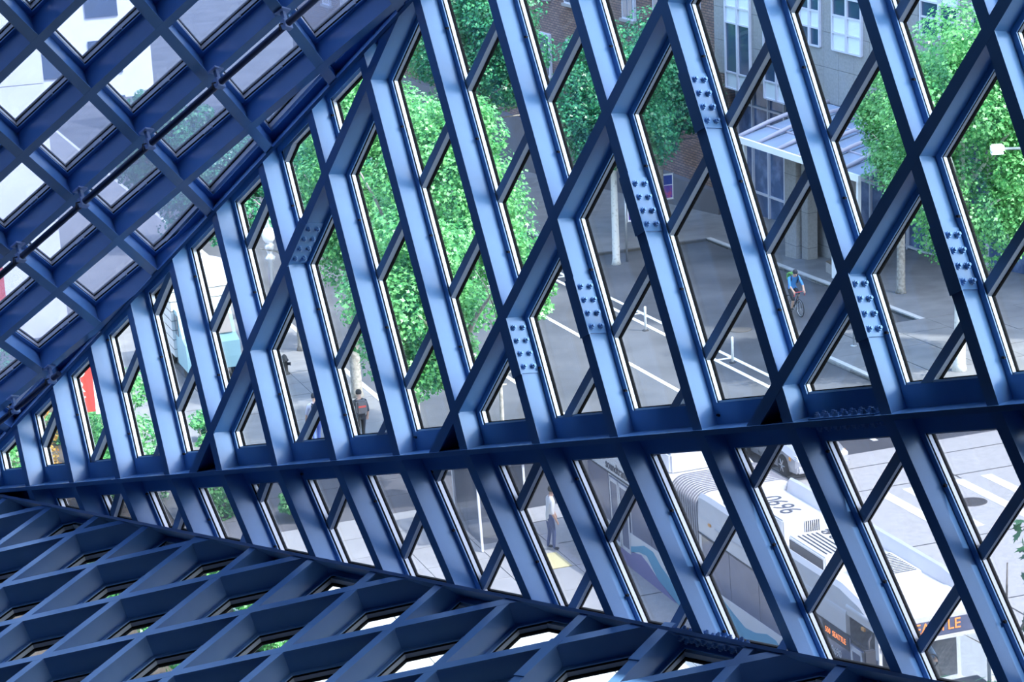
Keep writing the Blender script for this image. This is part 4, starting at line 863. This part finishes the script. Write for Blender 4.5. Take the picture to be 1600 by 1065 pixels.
for s in (-1, 1):
    for x in (-2.3, 1.2):
        bm = bmesh.new(); lathe(bm, [(.25, -.12), (.42, -.11), (.44, -.06), (.44, .06), (.42, .11), (.25, .12), (.05, .1)], 20, np.array([x, s*.85, .44]), Y3); link_bm('wheel', bm, M_TYRE, trk)

# ---------------------------------------------------------------- people
SKIN = mat('skin', (.52, .33, .25), .6); HAIR = mat('hair_dark', (.03, .025, .02), .8)
def person(name, label, mw, J, cols, bulk=1., parent_name=None):
    """J: joint name -> position; the body is grown as one skin over the joints"""
    edges = [('pelvis', 'waist'), ('waist', 'chest'), ('chest', 'neck'), ('neck', 'jaw'), ('jaw', 'crown')]
    rad = dict(pelvis=(.15, .12), waist=(.135, .105), chest=(.165, .12), neck=(.055, .055), jaw=(.075, .085), crown=(.075, .085))
    for s in 'LR':
        edges += [('chest', s+'sh'), (s+'sh', s+'el'), (s+'el', s+'wr'), (s+'wr', s+'ha'), ('pelvis', s+'hip'), (s+'hip', s+'kn'), (s+'kn', s+'an'), (s+'an', s+'to')]
        rad.update({s+'sh': (.07, .07), s+'el': (.048, .048), s+'wr': (.034, .034), s+'ha': (.036, .022), s+'hip': (.10, .10), s+'kn': (.062, .062), s+'an': (.043, .043), s+'to': (.045, .035)})
        w, h = np.array(J[s+'wr']), np.array(J[s+'ha']); d = norm(h-w); side = norm(np.cross(d, [0, 0, 1.])+np.array([1e-3, 0, 0])); dn = norm(np.cross(side, d)); dn = dn if dn[2] < 0 else -dn
        for k, (of, ln) in enumerate(((-.033, .062), (-.011, .075), (.011, .072), (.033, .055))):
            a, b = f'{s}f{k}a', f'{s}f{k}b'; J[a] = tuple(h+d*ln*.6+side*of+dn*.008); J[b] = tuple(h+d*ln+side*of+dn*.035); edges += [(s+'ha', a), (a, b)]; rad[a] = rad[b] = (.0095, .0095)
        sg = 1 if s == 'R' else -1; J[s+'ta'] = tuple(w+(h-w)*.5-side*.05*sg); J[s+'tb'] = tuple(w+(h-w)*.95-side*.06*sg+dn*.03); edges += [(s+'wr', s+'ta'), (s+'ta', s+'tb')]; rad[s+'ta'] = rad[s+'tb'] = (.011, .011)
    look = J.pop('look', (0, 1, 0)); names = list(J); idx = {n: i for i, n in enumerate(names)}
    me = bpy.data.meshes.new(name); me.from_pydata([tuple(map(float, J[n])) for n in names], [(idx[a], idx[b]) for a, b in edges], []); o = bpy.data.objects.new(name, me); COL.objects.link(o)
    sk = o.modifiers.new('s', 'SKIN'); sk.use_smooth_shade = True
    for n in names:
        v = me.skin_vertices[0].data[idx[n]]; r = rad[n]; v.radius = (r[0]*bulk if n not in ('crown', 'jaw') else r[0], r[1]*bulk if n not in ('crown', 'jaw') else r[1]); v.use_root = (n == 'pelvis')
    o.modifiers.new('d', 'SUBSURF').levels = 1
    dg = bpy.context.evaluated_depsgraph_get(); m2 = bpy.data.meshes.new_from_object(o.evaluated_get(dg)); bpy.data.objects.remove(o)
    seg = [(np.array(J[a]), np.array(J[b]), a, b) for a, b in edges]
    def part(a, b):
        n = b
        if n in ('waist', 'chest') or a == 'chest' and n[1:] == 'sh' : return 'top'
        if n[1:] == 'el': return 'top'
        if n[1:] in ('hip', 'kn'): return 'leg'
        if n[1:] == 'an': return 'shin'
        if n[1:] == 'to': return 'shoe'
        return 'skin'
    m2.materials.clear(); order = ['skin', 'top', 'leg', 'shin', 'shoe']
    for k in order: m2.materials.append(cols.get(k, SKIN))
    co = np.array([p.center for p in m2.polygons])
    best = np.full(len(co), 1e9); lab = np.zeros(len(co), int)
    for a, b, na, nb in seg:
        ab = b-a; t = np.clip(((co-a)@ab)/(ab@ab+1e-9), 0, 1); dd = np.linalg.norm(co-(a+t[:, None]*ab), axis=1)/max(rad[nb][0], .03); q = dd < best; best[q] = dd[q]; lab[q] = order.index(part(na, nb))
    m2.polygons.foreach_set('material_index', lab.astype(np.int32)); m2.polygons.foreach_set('use_smooth', [True]*len(m2.polygons))
    e = tag(empty('person', mw=mw), label, 'person'); b = bpy.data.objects.new('body', m2); COL.objects.link(b); b.parent = e
    jc, cr = np.array(J['jaw']), np.array(J['crown']); up = norm(cr-jc); fw = norm(np.array(look)); hc = (jc+cr)/2
    sd = norm(np.cross(fw, up)); fw = norm(np.cross(up, sd))
    bm = bmesh.new(); lathe(bm, [(.088, -.0), (.098, .05), (.09, .10), (.06, .14), (.01, .155)], 14, hc+up*.01-fw*.018, up); link_bm('hair', bm, cols.get('hair', HAIR), e)
    for s in (-1, 1):
        bm = bmesh.new(); lathe(bm, [(.011, 0), (.012, .006), (.004, .012)], 8, hc+up*.0+fw*.082+sd*s*.033, fw); link_bm('eye', bm, M_GRIL, e)
        bm = bmesh.new(); lathe(bm, [(.02, 0), (.026, .01), (.01, .018)], 8, hc-up*.01+sd*s*.078, sd*s); link_bm('ear', bm, SKIN, e)
    bm = bmesh.new(); lathe(bm, [(.016, 0), (.012, .02), (.003, .03)], 6, hc-up*.025+fw*.08, fw); link_bm('nose', bm, SKIN, e)
    bm = bmesh.new(); obox(bm, hc-up*.065+fw*.078, sd, up, fw, (-.022, .022), (-.005, .005), (0, .008)); link_bm('mouth', bm, mat('lips', (.35, .15, .13), .6) if 'lips' not in bpy.data.materials else bpy.data.materials['lips'], e)
    return e
def walkJ(st=.25, arm=.15, lean=.04, hold=False):
    J = dict(pelvis=(0, 0, .96), waist=(0, lean*.4, 1.14), chest=(0, lean, 1.36), neck=(0, lean+.01, 1.52), jaw=(0, lean+.04, 1.60), crown=(0, lean+.05, 1.70))
    for s, k in (('L', -1), ('R', 1)):
        f = st*k; J.update({s+'sh': (k*.19, lean, 1.42), s+'el': (k*.24, lean-arm*k, 1.14), s+'wr': (k*.24, lean-arm*k*1.2+.12, .92), s+'ha': (k*.235, lean-arm*k*1.2+.16, .84),
                            s+'hip': (k*.10, 0, .92), s+'kn': (k*.10, f*.5+.05, .50), s+'an': (k*.10, f, .08), s+'to': (k*.11, f+.15, .045)})
    return J
def pframe(S, w, face, h=.15):                             # stands upright, y axis faces along 'face'
    f = norm([face[0], face[1], 0]); return frame(SPz(S, w, h), np.cross(f, Z3), f, Z3)
C_BLUE = mat('coat_blue', (.10, .16, .50), .8); C_JEAN = mat('jeans', (.08, .11, .25), .85); C_SHOE = mat('shoe_black', (.02, .02, .02), .6); C_LAV = mat('shirt_lavender', (.50, .50, .66), .8); C_BLK = mat('cloth_black', (.025, .025, .03), .85); C_WHT = mat('shirt_white', (.75, .76, .78), .8); C_CYC = mat('shirt_azure', (.06, .25, .62), .7); C_RED = mat('cloth_red', (.6, .08, .06), .7); C_LBL = mat('shirt_pale_blue', (.36, .50, .68), .8); C_PUR = mat('cloth_violet', (.25, .12, .55), .8)
def backpack(e, m, y=-.19, z=1.12, strip=None):
    b = box_obj('backpack', (-.17, .17, y-.13, y+.06, z-.02, z+.42), m, e, .05)
    if strip: box_obj('reflective_strip', (-.12, .12, y-.14, y-.12, z+.2, z+.26), strip, b)
    for s in (-1, 1): bm = bmesh.new(); tube(bm, [(s*.11, y+.05, z+.38), (s*.11, .09, z+.36), (s*.12, .15, z+.2), (s*.13, y+.05, z+.02)], .02, 6); link_bm('strap', bm, m, b)
e = person('walker', 'person in blue trousers and lavender shirt with dark backpack walking', pframe(71.6, 14.75, D1), walkJ(), dict(top=C_LAV, leg=C_BLUE, shin=C_BLUE, shoe=C_SHOE), 1.1); backpack(e, C_BLK, strip=C_RED)
e = person('walker', 'person in black with red trimmed backpack under the trees', pframe(71.2, 16.1, D1), walkJ(.2, .1), dict(top=C_BLK, leg=C_BLK, shin=C_BLK, shoe=C_SHOE), 1.1); backpack(e, mat('pack_grey', (.12, .11, .12), .8), strip=C_RED)
e = person('walker', 'person in white shirt and dark trousers at bus stop curb', pframe(57.6, 18.3-.45, D2), walkJ(.05, .05), dict(top=C_WHT, leg=C_JEAN, shin=C_JEAN, shoe=C_SHOE))
e = person('walker', 'person in violet top beside the ornate lamp post', pframe(93.4, 17.2, D2), walkJ(.1, .1), dict(top=C_PUR, leg=C_BLK, shin=C_BLK, shoe=C_SHOE))
# cyclist riding towards the crossing
bikeM = frame(SP(80.6, 35.3), np.cross(norm(-D1), NS), norm(-D1), NS)        # y axis = riding direction
bk = tag(empty('bicycle', mw=bikeM), 'black road bicycle with drop handlebar under the rider', 'bicycle')
M_BIKE = mat('bike_frame_black', (.02, .02, .025), .3); M_TAPE = mat('bar_tape_red', (.7, .08, .08), .6)
def ring(c, R, r, m, name, parent, seg=28):
    bm = bmesh.new(); pts = [(c[0], c[1]+R*math.cos(2*math.pi*k/seg), c[2]+R*math.sin(2*math.pi*k/seg)) for k in range(seg+1)]; tube(bm, pts, r, 6, cap=False); return link_bm(name, bm, m, parent)
for y in (-.5, .5):
    t_ = ring((0, y, .345), .325, .018, M_TYRE, 'tyre', bk); ring((0, y, .345), .30, .010, M_HUB, 'rim', bk); bm = bmesh.new()
    for k in range(12): a = k*math.pi/6; tube(bm, [(0, y, .345), (0, y+.3*math.cos(a), .345+.3*math.sin(a))], .0025, 4)
    link_bm('spokes', bm, M_GALV, bk)
def bar(name, pts, r, m): bm = bmesh.new(); tube(bm, pts, r, 8); return link_bm(name, bm, m, bk)
bar('frame', [(0, -.05, .30), (0, -.20, .80), (0, -.22, .95)], .017, M_BIKE); bar('frame', [(0, -.05, .30), (0, .36, .80)], .02, M_BIKE); bar('frame', [(0, -.19, .76), (0, .35, .86)], .016, M_BIKE); bar('frame', [(0, .34, .92), (0, .42, .62), (.05, .46, .5), (.05, .5, .345)], .014, M_BIKE); bar('frame', [(0, .42, .62), (-.05, .46, .5), (-.05, .5, .345)], .012, M_BIKE)
for s in (-1, 1): bar('frame', [(0, -.05, .30), (s*.05, -.5, .345), (0, -.19, .76)], .010, M_BIKE); bar('handlebar', [(0, .40, .94), (s*.2, .40, .95), (s*.21, .50, .93), (s*.21, .52, .84), (s*.21, .42, .80)], .013, M_TAPE if s > 0 else M_TAPE); bar('crank', [(0, -.05, .30), (s*.09, -.05, .30), (s*.10, -.05+s*.13, .30-s*.09), (s*.18, -.05+s*.13, .30-s*.09)], .011, M_GALV)
box_obj('saddle', (-.07, .07, -.36, -.08, .95, .99), M_BIKE, bk, .02); ring((0, -.05, .30), .09, .008, M_GALV, 'chainring', bk, 16)
CJ = dict(pelvis=(0, -.22, 1.06), waist=(0, -.12, 1.22), chest=(0, .04, 1.41), neck=(0, .13, 1.53), jaw=(0, .20, 1.57), crown=(0, .22, 1.67), look=(0, 1, -.25),
          Lsh=(-.19, .05, 1.44), Lel=(-.26, .24, 1.18), Lwr=(-.22, .42, 1.02), Lha=(-.21, .48, .97), Rsh=(.19, .05, 1.44), Rel=(.26, .24, 1.18), Rwr=(.22, .42, 1.02), Rha=(.21, .48, .97),
          Lhip=(-.10, -.20, 1.0), Lkn=(-.12, .17, .86), Lan=(-.14, -.13, .50), Lto=(-.14, .0, .44), Rhip=(.10, -.20, 1.0), Rkn=(.12, .20, .66), Ran=(.14, .02, .27), Rto=(.14, .14, .24))
e = person('cyclist', 'cyclist in azure shirt and dark cap with green backpack', bikeM, CJ, dict(top=C_CYC, leg=C_BLK, shoe=C_SHOE, hair=C_BLK), 1.05)
b = box_obj('backpack', (-.17, .17, -.28, -.08, 1.30, 1.62), mat('pack_green', (.10, .28, .06), .8), e, .05)
for s in (-1, 1): bm = bmesh.new(); tube(bm, [(s*.12, -.1, 1.56), (s*.13, .10, 1.58), (s*.14, .17, 1.42), (s*.15, .0, 1.22)], .022, 6); link_bm('strap', bm, C_BLK, b)
# bus driver
DJ = dict(pelvis=(0, -.05, .18), waist=(0, -.04, .36), chest=(0, .02, .58), neck=(0, .06, .74), jaw=(0, .10, .80), crown=(0, .12, .91), Lsh=(-.2, .03, .64), Lel=(-.26, .2, .44), Lwr=(-.16, .40, .48), Lha=(-.13, .46, .5), Rsh=(.2, .03, .64), Rel=(.26, .2, .44), Rwr=(.16, .40, .48), Rha=(.13, .46, .5),
          Lhip=(-.1, 0, .14), Lkn=(-.13, .42, .16), Lan=(-.13, .46, -.26), Lto=(-.13, .60, -.30), Rhip=(.1, 0, .14), Rkn=(.13, .42, .16), Ran=(.13, .46, -.26), Rto=(.13, .60, -.30))
drvM = BUS @ frame((-1.35, .02, 1.36), -Y3, X3, Z3)
person('driver', 'bus driver in pale blue shirt behind the windscreen', drvM, DJ, dict(top=C_LBL, leg=C_BLK, shin=C_BLK, shoe=C_SHOE), 1.1)
st = empty('driver_seat', mw=BUS @ frame((-1.5, .02, 1.0), -Y3, X3, Z3)); st.parent = bus; st.matrix_world = BUS @ frame((-1.5, .02, 1.0), -Y3, X3, Z3)
box_obj('seat_cushion', (-.25, .25, -.25, .25, .25, .38), M_SLAT, st, .04); box_obj('seat_back', (-.24, .24, -.36, -.24, .3, 1.0), M_SLAT, st, .04)
bm = bmesh.new(); c0 = Vector((-.98, .02, 1.80))
tube(bm, [tuple(c0+Vector((.07*math.sin(a), .22*math.cos(a), .2*math.sin(a)))) for a in [k*2*math.pi/20 for k in range(21)]], .018, 6, cap=False); link_bm('steering_wheel', bm, M_SLAT, bus)
